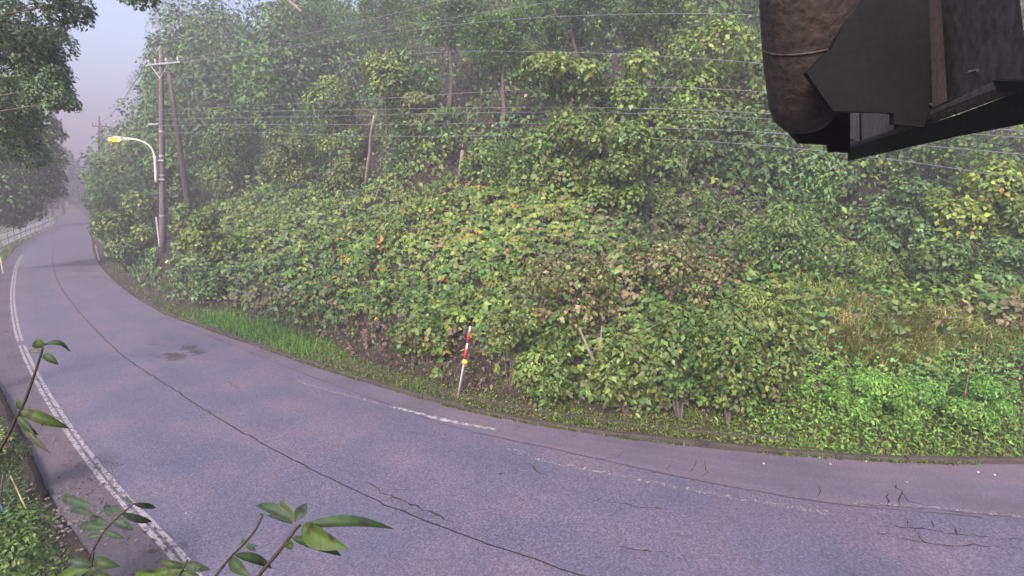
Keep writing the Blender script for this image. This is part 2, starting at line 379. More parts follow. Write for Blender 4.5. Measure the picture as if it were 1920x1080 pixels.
# outer edges are matched so the road is one sheet from the far bend to the near right
road = strip('road', off_curve(L_c, -0.16), R_c, 0.0, M_ROAD); set_props(road, 'purplish grey asphalt road curving away to the left', kind='structure')
sh = strip('road_shoulder', SH_c, off_curve(L_c, -0.1), 0.004, M_SHOULDER); set_props(sh, 'brownish worn asphalt shoulder outside the double white line', kind='structure')
seam_px = [(200, 515), (240, 553), (300, 592), (370, 622), (430, 645), (560, 697), (700, 748), (817, 791), (930, 820), (1040, 843), (1300, 900), (1560, 945), (1750, 962), (1900, 975)]
seam = resample(catmull(gp(seam_px)), 0.5)
a0, a1 = [int(np.argmin(((R_c - q) ** 2).sum(1))) for q in (seam[0], seam[-1])]
gut = strip('gutter_strip', np.vstack([seam, [[14, 8.6]]]), np.vstack([off_curve(R_c, -0.01)[a0:a1 + 1], [[16, 10.2]]]), 0.004, M_GUT)
set_props(gut, 'paler pinkish asphalt strip between the road seam and mossy kerb', kind='structure')

# painted lines and cracks lie on the road and belong to it
kbr = int(np.argmin(((L_c - G(38, 645)[:2]) ** 2).sum(1))); kst = int(np.argmin(((L_c - G(34, 480)[:2]) ** 2).sum(1)))
Lf = smooth_poly(resample(L_c[kst:], 0.25), 2); kb = int(np.argmin(((Lf - G(38, 645)[:2]) ** 2).sum(1)))
for o_ in (0.06, -0.06):
    ribbon('line_marking', off_curve(Lf[:kb - 1], o_), 0.075, 0.008, M_PAINT, road, 0.2)
    ribbon('line_marking', off_curve(Lf[kb + 1:], o_), 0.075, 0.008, M_PAINT, road, 0.15)
def pxline(P, step=0.25): return resample(catmull(gp(P)), step)
ribbon('line_marking', pxline([(560, 716), (620, 733), (684, 750), (735, 763)], .1), 0.11, 0.008, M_PAINT3, road, 0.3)
ribbon('line_marking', pxline([(737, 763.5), (790, 777), (840, 789), (880, 797)], .1), 0.12, 0.008, M_PAINT2, road, 0.3)
ribbon('line_marking', pxline([(881, 797), (930, 806)], .1), 0.12, 0.008, M_PAINT, road, 0.25)
ribbon('line_marking', pxline([(950, 838), (1030, 866), (1170, 893), (1300, 920), (1440, 944), (1565, 964)], .1), 0.13, 0.008, M_PAINT3, road, 0.3)
ribbon('line_marking', pxline([(1600, 944), (1680, 947), (1760, 952), (1830, 961), (1920, 968)], .1), 0.09, 0.010, M_PAINT3, road, 0.5)
jn = resample(C_c, 0.2); jn = jn + 0.012 * RNG.normal(size=jn.shape)
ribbon('road_joint', jn, 0.032, 0.009, M_CRACK, road, 0.25)
ribbon('road_joint', seam[2:-1] + 0.01 * RNG.normal(size=seam[2:-1].shape), 0.013, 0.011, M_CRACK, road, 0.5)
def crack(P, wd=0.02, jit=0.03):
    Q = resample(gp(P), 0.12); Q[1:-1] += jit * RNG.normal(size=Q[1:-1].shape); ribbon('crack', Q, wd * RNG.uniform(.6, 1.4), 0.012, M_CRACK, road, 0.85, True)
for P in ([(1678, 902), (1682, 915), (1692, 925), (1686, 934), (1686, 952)], [(1692, 925), (1705, 942), (1740, 948)], [(1660, 920), (1668, 935), (1666, 952)],
          [(1320, 862), (1330, 874), (1325, 885), (1312, 896)], [(1305, 862), (1300, 874), (1292, 886)], [(1262, 866), (1250, 880), (1255, 886)],
          [(1166, 848), (1157, 862), (1118, 859)], [(1480, 925), (1487, 915)], [(1530, 907), (1535, 918), (1532, 932)],
          [(1600, 945), (1690, 953), (1760, 957), (1830, 966), (1920, 968)], [(1640, 985), (1720, 990), (1790, 1003), (1860, 1008), (1920, 1012)],
          [(1695, 970), (1702, 990)], [(1745, 975), (1750, 992)], [(1780, 982), (1795, 1002), (1800, 1015)], [(1710, 985), (1722, 1010), (1740, 1020), (1830, 1024), (1920, 1030)],
          [(1690, 1010), (1760, 1022)], [(1640, 1000), (1680, 1006), (1700, 1018)], [(688, 905), (740, 935), (780, 950), (850, 980)],
          [(615, 845), (635, 846)], [(720, 845), (758, 854)], [(420, 712), (450, 730)], [(990, 870), (1010, 885), (1030, 892)], [(770, 775), (800, 772), (818, 768)], [(1085, 812), (1070, 822)],
          [(960, 810), (975, 800)], [(1150, 1025), (1200, 1032), (1260, 1040)], [(1100, 935), (1180, 948), (1260, 958)]):
    crack(P)

# ------------------------------------------------------------------ foliage builders
def leaves(P, D, Nn, Ln, Wd, col, droop=0.25, fold=0.12, simple=False):
    """ovate leaves: base P, axis D, face normal Nn; two folded quads each (one if simple)"""
    P = np.asarray(P); D = nrm(D); S = nrm(np.cross(D, Nn)); Nn = np.cross(S, D)
    Ln = np.asarray(Ln)[:, None]; Wd = np.asarray(Wd)[:, None]; n = len(P)
    tip = P + D * Ln - Nn * Ln * droop
    l = P + D * Ln * 0.42 + S * Wd * 0.5 - Nn * Ln * droop * 0.1; r = P + D * Ln * 0.42 - S * Wd * 0.5 - Nn * Ln * droop * 0.1
    if simple:
        V = np.stack([P, r, tip, l], 1).reshape(-1, 3); b = np.arange(n)[:, None] * 4
        return V, np.concatenate([b, b + 1, b + 2, b + 3], 1), np.repeat(col, 4, 0)
    m = P + D * Ln * 0.55 - Nn * (Wd * fold + Ln * droop * 0.25)
    V = np.stack([P, r, tip, l, m], 1).reshape(-1, 3); b = np.arange(n)[:, None] * 5
    Fc = np.concatenate([np.concatenate([b, b + 1, b + 2, b + 4], 1), np.concatenate([b, b + 4, b + 2, b + 3], 1)])
    return V, Fc, np.repeat(col, 5, 0)

def blades(P, Ht, lean, wd, col):
    """curved grass blades"""
    n = len(P); a = RNG.uniform(0, 2 * math.pi, n); d = np.stack([np.cos(a), np.sin(a), np.zeros(n)], 1)
    s = np.stack([-d[:, 1], d[:, 0], np.zeros(n)], 1) * (wd / 2)[:, None]; up = np.array([0, 0, 1.0])
    m = P + up * (Ht * .55)[:, None] + d * (lean * Ht * .3)[:, None]; t = P + up * (Ht * (1 - lean * .35))[:, None] + d * (lean * Ht)[:, None]
    V = np.stack([P - s, P + s, m + s * .8, m - s * .8, t], 1).reshape(-1, 3); b = np.arange(n)[:, None] * 5
    return V, [np.concatenate([b, b + 1, b + 2, b + 3], 1), np.concatenate([b + 3, b + 2, b + 4], 1)], np.repeat(col, 5, 0)

def merge(parts):
    V = []; Fs = []; C = []; o = 0
    for v, f, c in parts:
        fl = [f] if isinstance(f, np.ndarray) else f
        V.append(v); C.append(c); Fs += [a + o for a in fl]; o += len(v)
    return np.concatenate(V), Fs, np.concatenate(C)

PAL = {   # leaf colours, linear
 'kudzu':  [(.085, .155, .030), (.064, .130, .030), (.125, .175, .034)],
 'lime':   [(.140, .190, .032), (.105, .170, .030), (.155, .19, .036)],
 'dark':   [(.058, .105, .030), (.075, .128, .036), (.095, .140, .038)],
 'cool':   [(.070, .135, .050), (.096, .160, .058), (.060, .112, .042)],
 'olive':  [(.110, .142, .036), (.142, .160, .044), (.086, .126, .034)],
 'brown':  [(.165, .120, .065), (.125, .125, .045), (.19, .15, .08), (.095, .120, .040), (.115, .13, .045)],
 'cedar':  [(.078, .155, .040), (.062, .132, .036), (.105, .178, .042)],
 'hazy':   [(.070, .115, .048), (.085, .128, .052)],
 'grass':  [(.115, .180, .035), (.090, .160, .030), (.150, .190, .042)],
 'weed':   [(.100, .225, .036), (.080, .190, .032), (.135, .235, .040)],
 'straw':  [(.44, .36, .12), (.37, .34, .11), (.28, .32, .085)],
 'dead':   [(.095, .064, .048), (.14, .098, .07), (.058, .042, .034), (.15, .11, .08)],
}
YEL = np.array([(.42, .25, .035), (.38, .19, .04), (.40, .29, .09), (.34, .18, .12)])

def pick(pal, n, clump, var=0.3):
    """leaf colours: palette chosen partly by clump so neighbouring leaves go together"""
    p = np.array(PAL[pal]); k = ((clump * 0.75 + RNG.uniform(0, 1, n) * 0.6) * len(p)).astype(int) % len(p)
    return p[k] * (1 + var * RNG.normal(size=(n, 1))).clip(.45, 1.7) * (1 + .06 * RNG.normal(size=(n, 3)))

def crown_leaves(C, Rad, pal, Lf, aspect=0.75, dens=4.0, nb=10, cap=7000, droop=0.25, needle=False, flat=False, simple=False, yellow=0.0, brown=0.0, gap=0.0, up=0.55):
    C = np.asarray(C, float); Rad = np.asarray(Rad, float)
    u = nrm(RNG.normal(size=(nb, 3)))
    rr = RNG.uniform(0.1, 1, (nb, 1)) ** .4 * .72; bc = C + u * rr * Rad
    br = RNG.uniform(0.3, 0.58, nb) * (np.prod(Rad) ** (1 / 3)); bs = np.minimum(np.stack([br, br, br * (0.55 if flat else .85)], 1), Rad * .62)
    bcol = RNG.uniform(0, 1, nb)
    area = math.pi * Rad[0] * Rad[2]; n = int(min(cap, dens * 2.2 * area / (Lf * Lf * aspect * .6)))
    k = RNG.choice(nb, n, p=(br ** 2) / (br ** 2).sum())
    v = nrm(RNG.normal(size=(n, 3))); v[:, 2] += 0.25; v = nrm(v)
    P = bc[k] + v * bs[k] * RNG.uniform(.72, 1.08, (n, 1))
    # keep the shell: drop what lies deep inside another clump, and open gaps
    keep = np.ones(n, bool)
    for j in range(nb):
        q = (P - bc[j]) / bs[j]; keep &= ((q ** 2).sum(1) > 0.5) | (k == j)
    if gap: keep &= noise(P[:, 0], P[:, 1], P[:, 2], np.mean(Rad) * .35, int(abs(C[0] * 10)) % 97) > -1 + gap
    P, v, k = P[keep], v[keep], k[keep]; n = len(P)
    Ln = Lf * RNG.choice([.6, .9, 1.25], n, p=[.35, .4, .25]) * RNG.uniform(.85, 1.15, n); Wd = Ln * aspect * RNG.uniform(.8, 1.15, n)
    if needle:
        D = nrm(v + .7 * RNG.normal(size=(n, 3)) * .6 + [0, 0, .25]); Nn = RNG.normal(size=(n, 3))
    else:
        Nn = nrm(v * .75 + [0, 0, up] + .45 * RNG.normal(size=(n, 3)))
        t = v * [1, 1, .2] + [0, 0, -.55] + .7 * RNG.normal(size=(n, 3)); D = nrm(t - (t * Nn).sum(1, keepdims=True) * Nn)
    col = pick(pal, n, bcol[k]) * (RNG.uniform(.7, 1.35, nb)[k])[:, None]
    y = RNG.uniform(size=n) < .3; col[y] = pick({'lime': 'kudzu', 'kudzu': 'olive', 'dark': 'kudzu', 'cool': 'kudzu', 'olive': 'kudzu', 'brown': 'kudzu'}.get(pal, pal), int(y.sum()), bcol[k][y])
    if yellow:
        y = RNG.uniform(size=n) < yellow; col[y] = YEL[RNG.integers(0, 4, y.sum())] * RNG.uniform(.5, 1, (y.sum(), 1))
    if brown:
        y = RNG.uniform(size=n) < brown; col[y] = np.array(PAL['brown'])[RNG.integers(0, 5, y.sum())]
    return leaves(P, D, Nn, Ln, Wd, np.clip(col, .01, .9), droop, .12, simple), bc

def stems(base, targets, r0, wob=0.12):
    mb = MB()
    for t in targets:
        n = 6; s = np.linspace(0, 1, n)[:, None]; P = base + (t - base) * s
        L = np.linalg.norm(t - base); P[1:-1] += wob * L * RNG.normal(size=(n - 2, 3)) * .4; P[:, 2] += .12 * L * np.sin(s[:, 0] * math.pi)
        mb.tube(P, r0 * np.linspace(1, .25, n), 5, False)
    return mb

GRP = {'shrub': 'shrubs on the slope', 'tree': 'vine covered trees', 'cedar': 'cedars on the slope', 'left': 'trees on the near side'}

def plant(name, label, cat, bpx, bpy, top, hw, pal, leaf=0.16, parts=('foliage', 'stem'), trunk=None, group=None, Y=None, bottom=None, depth=0.8, xshift=0, mat=None, **kw):
    """a plant rooted where the sight line of its base pixel meets the slope, as tall and wide as seen in the photo"""
    B = hit(bpx, bpy) if Y is None else None
    if B is None:
        q = U(bpx, bpy, Y); B = np.array([q[0], q[1], H1(q[0], q[1])])
    B[2] = H1(B[0], B[1]) - 0.05
    Yc = B[1]
    T = U(bpx + xshift, top, Yc); Bm = U(bpx + xshift, bottom if bottom is not None else bpy + 0.04 * (bpy - top), Yc)
    sc_ = np.linalg.norm(U(bpx + hw, bpy, Yc) - U(bpx, bpy, Yc))
    C = (T + Bm) / 2; Rz = max(.25, (T[2] - Bm[2]) / 2); Rad = np.array([sc_, max(.4, sc_ * depth), Rz])
    C[1] += Rad[1] * .2
    t = empty(name, B); set_props(t, label, cat, group)
    (v, f, c), bc = crown_leaves(C, Rad, pal, leaf, **kw)
    mesh_obj(parts[0], v, f, mat or (M_NEEDLE if kw.get('needle') else M_LEAF), t, c)
    r0 = trunk if trunk else max(.02, .018 * np.linalg.norm(Rad))
    if parts[1] == 'trunk':
        P = np.array([B + (C + [0, 0, Rz * .75] - B) * s + [0, 0, 0] for s in np.linspace(0, 1, 7)]); P[1:-1, :2] += r0 * .5 * RNG.normal(size=(5, 2))
        mb = MB(); mb.tube(P, r0 * np.linspace(1, .2, 7), 7); tr = mb.build('trunk', M_BARK, t, True)
        for q in bc[:5]:
            lb = MB()
            s = np.clip((q[2] - .35 * Rz - B[2]) / max(.1, P[-1][2] - B[2]), .15, .9); a = B + (P[-1] - B) * s
            lb.tube([a, (a + q) / 2 + [0, 0, .1], q], [r0 * .35, r0 * .22, r0 * .08], 5, False)
            lb.build('limb', M_BARK, t, True)
    else:
        stems(B, bc[:5], r0).build(parts[1], M_BARK, t)
    return t

# ------------------------------------------------------------------ the road edge: kerb
def kerb_blocks(name, label, pa, pb, d0, d1, h, length):
    ka, kb_ = [int(np.argmin(((R_c - G(*p)[:2]) ** 2).sum(1))) for p in (pa, pb)]
    P = resample(R_c[ka:kb_ + 1], length); c0 = G(*pa)
    root = empty(name, (P[0][0], P[0][1], 0)); set_props(root, label, 'kerb')
    for i in range(len(P) - 1):
        a, b = P[i], P[i + 1]; T = (b - a) / np.linalg.norm(b - a); Nn = np.array([-T[1], T[0]])
        a = a + T * .008; b = b - T * .008; j = RNG.uniform(-.012, .012); hh = h + RNG.uniform(-.02, .02); ch = .025
        prof = [(d0 + j, -.07), (d0 + j + .015, hh - ch), (d0 + j + ch + .01, hh), (d1 + j, hh), (d1 + j, -.07)]
        mb = MB(); poly = [(a[0] + Nn[0] * d, a[1] + Nn[1] * d, zz) for d, zz in prof]
        mb.prism(poly, (b[0] - a[0], b[1] - a[1], RNG.uniform(-.006, .006))); mb.build('kerb_block', M_KERB, root)
kerb_blocks('road_kerb', 'low mossy concrete kerb along the outer road edge', (262, 563), (2000, 876), 0.015, .15, .09, 1.4)
kerb_blocks('retaining_kerb', 'second mossy kerb row behind the snow pole', (560, 678), (1480, 855), .42, .55, .2, 1.8)

# ------------------------------------------------------------------ kudzu and other ground cover on the slope (uncountable)
def ell(px, py, cx, cy, rx, ry, soft=.35):
    d = np.sqrt(((px - cx) / rx) ** 2 + ((py - cy) / ry) ** 2); return 1 - smooth(1 - soft, 1 + soft, d)

def slope_points(n, dmin, dmax, x0=-60, x1=24, y0=6, y1=75, pw=1.6):
    out = []
    tot = 0
    while tot < n:
        X = RNG.uniform(x0, x1, 60000); Yy = RNG.uniform(y0, y1, 60000)
        rr = np.hypot(X, Yy); k = RNG.uniform(size=60000) < np.clip((11 / rr) ** pw, 0, 1)
        pxx = 960 + F * X / Yy; k &= (pxx > -60) & (pxx < 2060)
        X, Yy = X[k], Yy[k]; zz, d, dl = H(X, Yy, True); m = (d > dmin) & (d < dmax)
        out.append(np.stack([X[m], Yy[m], zz[m], d[m]], 1)); tot += m.sum()
    return np.concatenate(out)[:n]

def surf_normal(P, e=.25):
    hx = H(P[:, 0] + e, P[:, 1]) - H(P[:, 0] - e, P[:, 1]); hy = H(P[:, 0], P[:, 1] + e) - H(P[:, 0], P[:, 1] - e)
    return nrm(np.stack([-hx / (2 * e), -hy / (2 * e), np.ones(len(P))], 1))

Q = slope_points(62000, 1.75, 34)
Nn = surf_normal(Q); Nn = nrm(np.clip(Nn, -.8, 1))
rise = RNG.uniform(-.05, .5, len(Q)) + .4 * np.maximum(-.3, noise(Q[:, 0], Q[:, 1], 0, .7, 9)) * smooth(1.8, 3, Q[:, 3])
P0 = Q[:, :3] + Nn * rise[:, None]; px, py, _ = proj(P0); rr = np.hypot(Q[:, 0], Q[:, 1])
thin = .96 * ell(px, py, 872, 690, 32, 85) + .85 * ell(px, py, 925, 700, 60, 42) + .96 * ell(px, py, 309, 470, 15, 55) + .25 * ell(px, py, 1275, 390, 165, 70) + .6 * ell(px, py, 690, 665, 150, 45) + .6 * ell(px, py, 1655, 625, 105, 65) + .4 * ell(px, py, 1820, 600, 130, 45) + .9 * smooth(2.2, 1.6, Q[:, 3]) * (px < 1400) + .93 * smooth(9.5, 12, Q[:, 3]) * (1 - .95 * ell(px, py, 1280, 375, 200, 80))
keep = RNG.uniform(size=len(Q)) > thin
P0, Nn, px, py, rr, Q = P0[keep], Nn[keep], px[keep], py[keep], rr[keep], Q[keep]; n = len(P0)
clump = (noise(P0[:, 0], P0[:, 1], P0[:, 2], 1.3, 21) * .5 + .5).clip(0, .99)
col = pick('kudzu', n, clump)
def recol(mask_p, pal, v=.22):
    k = RNG.uniform(size=n) < mask_p; col[k] = pick(pal, int(k.sum()), clump[k], v)
recol(.75 * smooth(330, 560, py) * smooth(800, 300, px), 'cool')
recol(.8 * ell(px, py, 880, 400, 230, 70), 'lime'); recol(.5 * ell(px, py, 420, 430, 100, 60), 'lime')
recol(.75 * ell(px, py, 1090, 530, 120, 75), 'brown'); recol(.8 * ell(px, py, 1300, 490, 110, 60), 'brown')
recol(.95 * ell(px, py, 1275, 395, 160, 75), 'dark'); recol(.25 * ell(px, py, 1275, 395, 160, 75), 'dead')  # the hollow's shade painted into the leaf colours, some dead leaves among them
recol(.7 * ell(px, py, 700, 640, 170, 45), 'dead'); recol(.35 * ell(px, py, 470, 565, 120, 28), 'dead')
recol(.85 * smooth(1380, 1480, px) * smooth(640, 690, py), 'weed'); recol(.7 * ell(px, py, 1800, 380, 160, 100), 'lime'); recol(.5 * ell(px, py, 1880, 580, 110, 40), 'brown')
recol(.7 * smooth(1.9, 2.4, -Q[:, 3] + 4.3) * (px > 380) * (px < 1350) * .4, 'dead')
yk = RNG.uniform(size=n) < .005 + .035 * ell(px, py, 760, 480, 200, 150) + .02 * ell(px, py, 1430, 540, 60, 40)
col[yk] = YEL[RNG.integers(0, 4, yk.sum())] * RNG.uniform(.6, 1.05, (yk.sum(), 1))
size = np.where((px > 1380) & (py > 620), .085, .17) * (1 + .02 * np.maximum(0, rr - 14))
size *= RNG.choice([.6, .9, 1.18], n, p=[.3, .45, .25]) * RNG.uniform(.85, 1.15, n)
asp = np.where(noise(P0[:, 0], P0[:, 1], P0[:, 2], 1.1, 23) + .4 * RNG.normal(size=n) > .75, .38, .82)
parts = []
hd = RNG.uniform(0, 2 * math.pi, n)
for k in (-1, 0, 1):          # three leaflets to a leaf
    a = hd + k * 1.25; D = np.stack([np.cos(a), np.sin(a), np.full(n, -.15)], 1) + nrm(Nn * [1, 1, 0] + 1e-6) * .6
    D += .2 * RNG.normal(size=(n, 3)); nn = nrm(Nn * [1.9, 1.9, .8] + .5 * RNG.normal(size=(n, 3)) + [0, 0, .2])
    D = nrm(D - (D * nn).sum(1, keepdims=True) * nn)
    c = np.clip(col * (1 + .12 * RNG.normal(size=(n, 1))), .01, .9)
    parts.append(leaves(P0 + D * (.04 * (k == 0)), D, nn, size * (1.12 if k == 0 else .95), size * asp, c, .3, .14))
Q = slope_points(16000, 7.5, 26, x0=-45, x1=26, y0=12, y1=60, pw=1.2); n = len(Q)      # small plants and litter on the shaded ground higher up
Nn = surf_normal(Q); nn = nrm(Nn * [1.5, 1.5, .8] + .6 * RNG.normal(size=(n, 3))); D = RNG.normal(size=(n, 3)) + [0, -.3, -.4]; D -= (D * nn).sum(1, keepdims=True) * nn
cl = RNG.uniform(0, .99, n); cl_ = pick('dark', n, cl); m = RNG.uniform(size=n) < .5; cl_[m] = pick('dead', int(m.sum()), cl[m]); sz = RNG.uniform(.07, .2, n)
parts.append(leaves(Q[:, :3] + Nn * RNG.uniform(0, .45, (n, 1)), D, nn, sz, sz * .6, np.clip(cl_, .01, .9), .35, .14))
v, f, c = merge(parts)
set_props(mesh_obj('kudzu_cover', v, f, M_LEAF, None, c), 'dense carpet of green kudzu leaves with yellow ones over the slope', kind='stuff')

# verge grass and weeds along the kerb
Q = slope_points(40000, .12, 2.4, x0=-34, x1=13, y0=8, y1=42, pw=1.4)
px, py, _ = proj(Q[:, :3]); dens = .3 + .75 * ell(px, py, 500, 620, 170, 70) + .6 * ell(px, py, 690, 705, 130, 35) + .5 * smooth(800, 1000, px) + .4 * (noise(Q[:, 0], Q[:, 1], 0, .9, 31) > .1)
tw = smooth(2.5, 1.5, Q[:, 3]); k = RNG.uniform(size=len(Q)) < dens * tw; Q, px, py = Q[k], px[k], py[k]; n = len(Q)
clump = (noise(Q[:, 0], Q[:, 1], 0, .8, 32) * .5 + .5).clip(0, .99)
col = pick('grass', n, clump); m = RNG.uniform(size=n) < .45 * smooth(620, 800, px) * (clump < .55); col[m] = pick('straw', m.sum(), clump[m]) * .5
ht = RNG.uniform(.05, .2, n) * (1 + 1.2 * ell(px, py, 500, 620, 150, 60)) * (.55 + .6 * clump)
lush = ell(px, py, 500, 620, 160, 65) > RNG.uniform(size=n); col[lush] = pick('weed', int(lush.sum()), clump[lush])
v, f, c = blades(Q[:, :3] - [0, 0, .01], ht, RNG.uniform(.2, .9, n), RNG.uniform(.012, .028, n), np.clip(col, .01, .9))
P2 = Q[::2, :3]; n2 = len(P2); nn = nrm(RNG.normal(size=(n2, 3)) * .5 + [0, 0, 1]); D = RNG.normal(size=(n2, 3)); D -= (D * nn).sum(1, keepdims=True) * nn
lv = leaves(P2 + [0, 0, 1] * (RNG.uniform(.02, .16, (n2, 1))), D, nn, RNG.uniform(.04, .09, n2), RNG.uniform(.03, .06, n2), np.clip(col[::2], .01, .9), .2, .1, True)
ka, kb_ = [int(np.argmin(((R_c - G(*p)[:2]) ** 2).sum(1))) for p in ((300, 585), (1900, 873))]
E_ = resample(R_c[ka:kb_], .004); E_ = E_[RNG.integers(0, len(E_), 5200)]; E_ = E_[noise(E_[:, 0], E_[:, 1], 0, .35, 77) + .5 * RNG.normal(size=len(E_)) > .1]; n3 = len(E_)   # tufts rooted in the joint at the kerb foot
P3 = np.c_[E_ + RNG.normal(size=(n3, 2)) * .02 + [0, -.015], np.full(n3, .004)]; c3 = pick('grass', n3, RNG.uniform(0, .99, n3)) * .85; m = RNG.uniform(size=n3) < .4; c3[m] = pick('straw', int(m.sum()), RNG.uniform(0, .99, int(m.sum()))) * .35
v, f, c = merge([(v, f, c), lv, blades(P3, RNG.uniform(.03, .13, n3), RNG.uniform(.4, 1.3, n3), RNG.uniform(.012, .025, n3), np.clip(c3, .01, .9))])
set_props(mesh_obj('verge_grass', v, f, M_GRASS, None, c), 'green and straw coloured grass and weeds growing along the kerb', kind='stuff')

# bare twigs and vine stems poking out of the growth
Q = slope_points(420, 1.9, 14, x0=-30, x1=14, y0=9, y1=36, pw=1.2); tw_ = MB()
for q in Q:
    L_ = RNG.uniform(.35, 1.1); dv_ = nrm(np.array([RNG.normal() * .6, RNG.normal() * .4 - .35, RNG.uniform(.2, 1.)])); a_ = q[:3] + [0, 0, RNG.uniform(.1, .5)]
    tw_.tube([a_, a_ + dv_ * L_ * .5 + RNG.normal(size=3) * .05, a_ + dv_ * L_ + [0, 0, -.15 * L_] + RNG.normal(size=3) * .08], [.011, .008, .004], 4, False)
set_props(tw_.build('bare_twigs', M_PALE), 'thin bare twigs and vine stems poking out of the leaves', kind='stuff')

# vines draped over the trees higher up: one continuous tangled blanket
Q = slope_points(42000, 6.8, 26, x0=-48, x1=30, y0=12, y1=62, pw=1.3)
def drape(x, y, d):
    return smooth(6.5, 10.5, d) * (1.8 + 1.7 * noise(x, y, 0, 2.3, 71) + .55 * noise(x, y, 0, .9, 72) + 1.3 * smooth(9, 16, d) * (1 + noise(x, y, 0, 5, 73)))
e_ = .2; off = drape(Q[:, 0], Q[:, 1], Q[:, 3])
sx = (drape(Q[:, 0] + e_, Q[:, 1], Q[:, 3]) - drape(Q[:, 0] - e_, Q[:, 1], Q[:, 3])) / (2 * e_); sy = (drape(Q[:, 0], Q[:, 1] + e_, Q[:, 3]) - drape(Q[:, 0], Q[:, 1] - e_, Q[:, 3])) / (2 * e_)
Nb = surf_normal(Q, .4); Nb = nrm(np.stack([Nb[:, 0] / Nb[:, 2] - sx, Nb[:, 1] / Nb[:, 2] - sy, np.full(len(Q), .9)], 1))
P0 = Q[:, :3] + np.array([0, 0, 1.]) * off[:, None] + Nb * RNG.uniform(-.35, .35, (len(Q), 1)); px, py, _ = proj(P0)
thin = .85 * smooth(11.5, 15, Q[:, 3]) * smooth(1080, 960, px) + .96 * ell(px, py, 309, 440, 14, 90) + .6 * ell(px, py, 1290, 385, 165, 65) + .7 * ell(px, py, 505, 215, 50, 40) + .75 * ell(px, py, 870, 190, 75, 60) + .7 * ell(px, py, 1120, 95, 45, 35) + .6 * ell(px, py, 1440, 420, 60, 50) + .6 * ell(px, py, 1730, 480, 40, 40) + .9 * ell(px, py, 692, 285, 30, 75) + .9 * ell(px, py, 865, 310, 25, 40) + .97 * smooth(.2, -.35, noise(P0[:, 0], P0[:, 1], P0[:, 2], 1.7, 74))
k = RNG.uniform(size=len(Q)) > thin; P0, Nb, px, py, Q = P0[k], Nb[k], px[k], py[k], Q[k]; n = len(P0)
clump = (noise(P0[:, 0], P0[:, 1], P0[:, 2], 2.2, 75) * .5 + .5).clip(0, .99); sel = noise(P0[:, 0], P0[:, 1], P0[:, 2], 4.0, 76) + .35 * RNG.normal(size=n)
col = pick('kudzu', n, clump)
for lo_, hi_, pl_ in ((.35, 9, 'lime'), (-.3, 0., 'olive'), (-9, -.3, 'cool')):
    m = (sel > lo_) & (sel <= hi_); col[m] = pick(pl_, int(m.sum()), clump[m])
m = RNG.uniform(size=n) < .05; col[m] = pick('brown', int(m.sum()), clump[m])
nn = nrm(Nb + .5 * RNG.normal(size=(n, 3)) + [0, -.15, .15]); D = Nb * [.5, .5, 0] + [0, 0, -.6] + .6 * RNG.normal(size=(n, 3)); D = nrm(D - (D * nn).sum(1, keepdims=True) * nn)
sz = RNG.choice([.11, .17, .24], n, p=[.3, .45, .25]) * (1 + .012 * np.maximum(0, np.hypot(Q[:, 0], Q[:, 1]) - 20)) * RNG.uniform(.8, 1.2, n)
v, f, c = leaves(P0, D, nn, sz, sz * .8, np.clip(col, .01, .9), .35, .14)
set_props(mesh_obj('hanging_vines', v, f, M_LEAF, None, c), 'tangled blanket of vines draped over the upper slope', kind='stuff')

# taller dry grass on the right of the slope
Pg = []
for cx, cy, rx, ry, cnt in ((1650, 630, 105, 75, 2600), (1560, 600, 120, 60, 700), (1750, 640, 150, 50, 700), (1500, 590, 70, 60, 500), (1790, 600, 130, 50, 1500), (1890, 610, 90, 60, 1600)):
    r_ = np.sqrt(RNG.uniform(size=cnt // 14)); a = RNG.uniform(0, 6.283, cnt // 14)
    B = np.array([hit(cx + rx * q * math.cos(t), cy + ry * q * math.sin(t)) for q, t in zip(r_, a)])
    Pg.append(np.repeat(B, 24, 0) + RNG.normal(size=(len(B) * 24, 3)) * [.2, .2, 0])
Pg = np.concatenate(Pg); Pg[:, 2] = H(Pg[:, 0], Pg[:, 1]); n = len(Pg)
px, py, _ = proj(Pg); cl = (noise(Pg[:, 0], Pg[:, 1], 0, .7, 41) * .5 + .5).clip(0, .99); col = pick('grass', n, cl) * .9
m = RNG.uniform(size=n) < .5 * ell(px, py, 1660, 630, 120, 70, .7) + .3 + .2 * (px > 1740); col[m] = pick('straw', m.sum(), cl[m]) * .9
v, f, c = blades(Pg, RNG.uniform(.25, .75, n) * (.6 + .7 * cl), RNG.uniform(.3, 1.2, n), RNG.uniform(.02, .042, n), np.clip(col, .01, .9))
set_props(mesh_obj('tall_grass', v, f, M_GRASS, None, c), 'tall yellowed grass clump on the slope at right', kind='stuff')

# low leafy weeds at lower right
Q = slope_points(17000, .03, 5.5, x0=2.5, x1=14, y0=8, y1=17, pw=.3); px, py, _ = proj(Q[:, :3])
k = RNG.uniform(size=len(Q)) < smooth(1300, 1480, px) * (1 - .7 * ell(px, py, 1650, 630, 110, 60)); Q = Q[k]; n = len(Q)
mound = .5 + .5 * noise(Q[:, 0], Q[:, 1], 0, .9, 51)
P0 = Q[:, :3] + np.array([0, 0, 1]) * ((.08 + .42 * mound * smooth(.2, .9, Q[:, 3])) * RNG.uniform(.3, 1.05, n))[:, None]
nn = nrm(RNG.normal(size=(n, 3)) * .55 + [0, -.35, 1]); D = RNG.normal(size=(n, 3)) + [0, -.3, -.1]; D -= (D * nn).sum(1, keepdims=True) * nn
col = pick('weed', n, mound.clip(0, .99)); m = RNG.uniform(size=n) < .18; col[m] = pick('olive', m.sum(), mound[m].clip(0, .99))
v, f, c = leaves(P0, D, nn, RNG.uniform(.06, .13, n), RNG.uniform(.03, .07, n), np.clip(col, .01, .9), .3, .12)
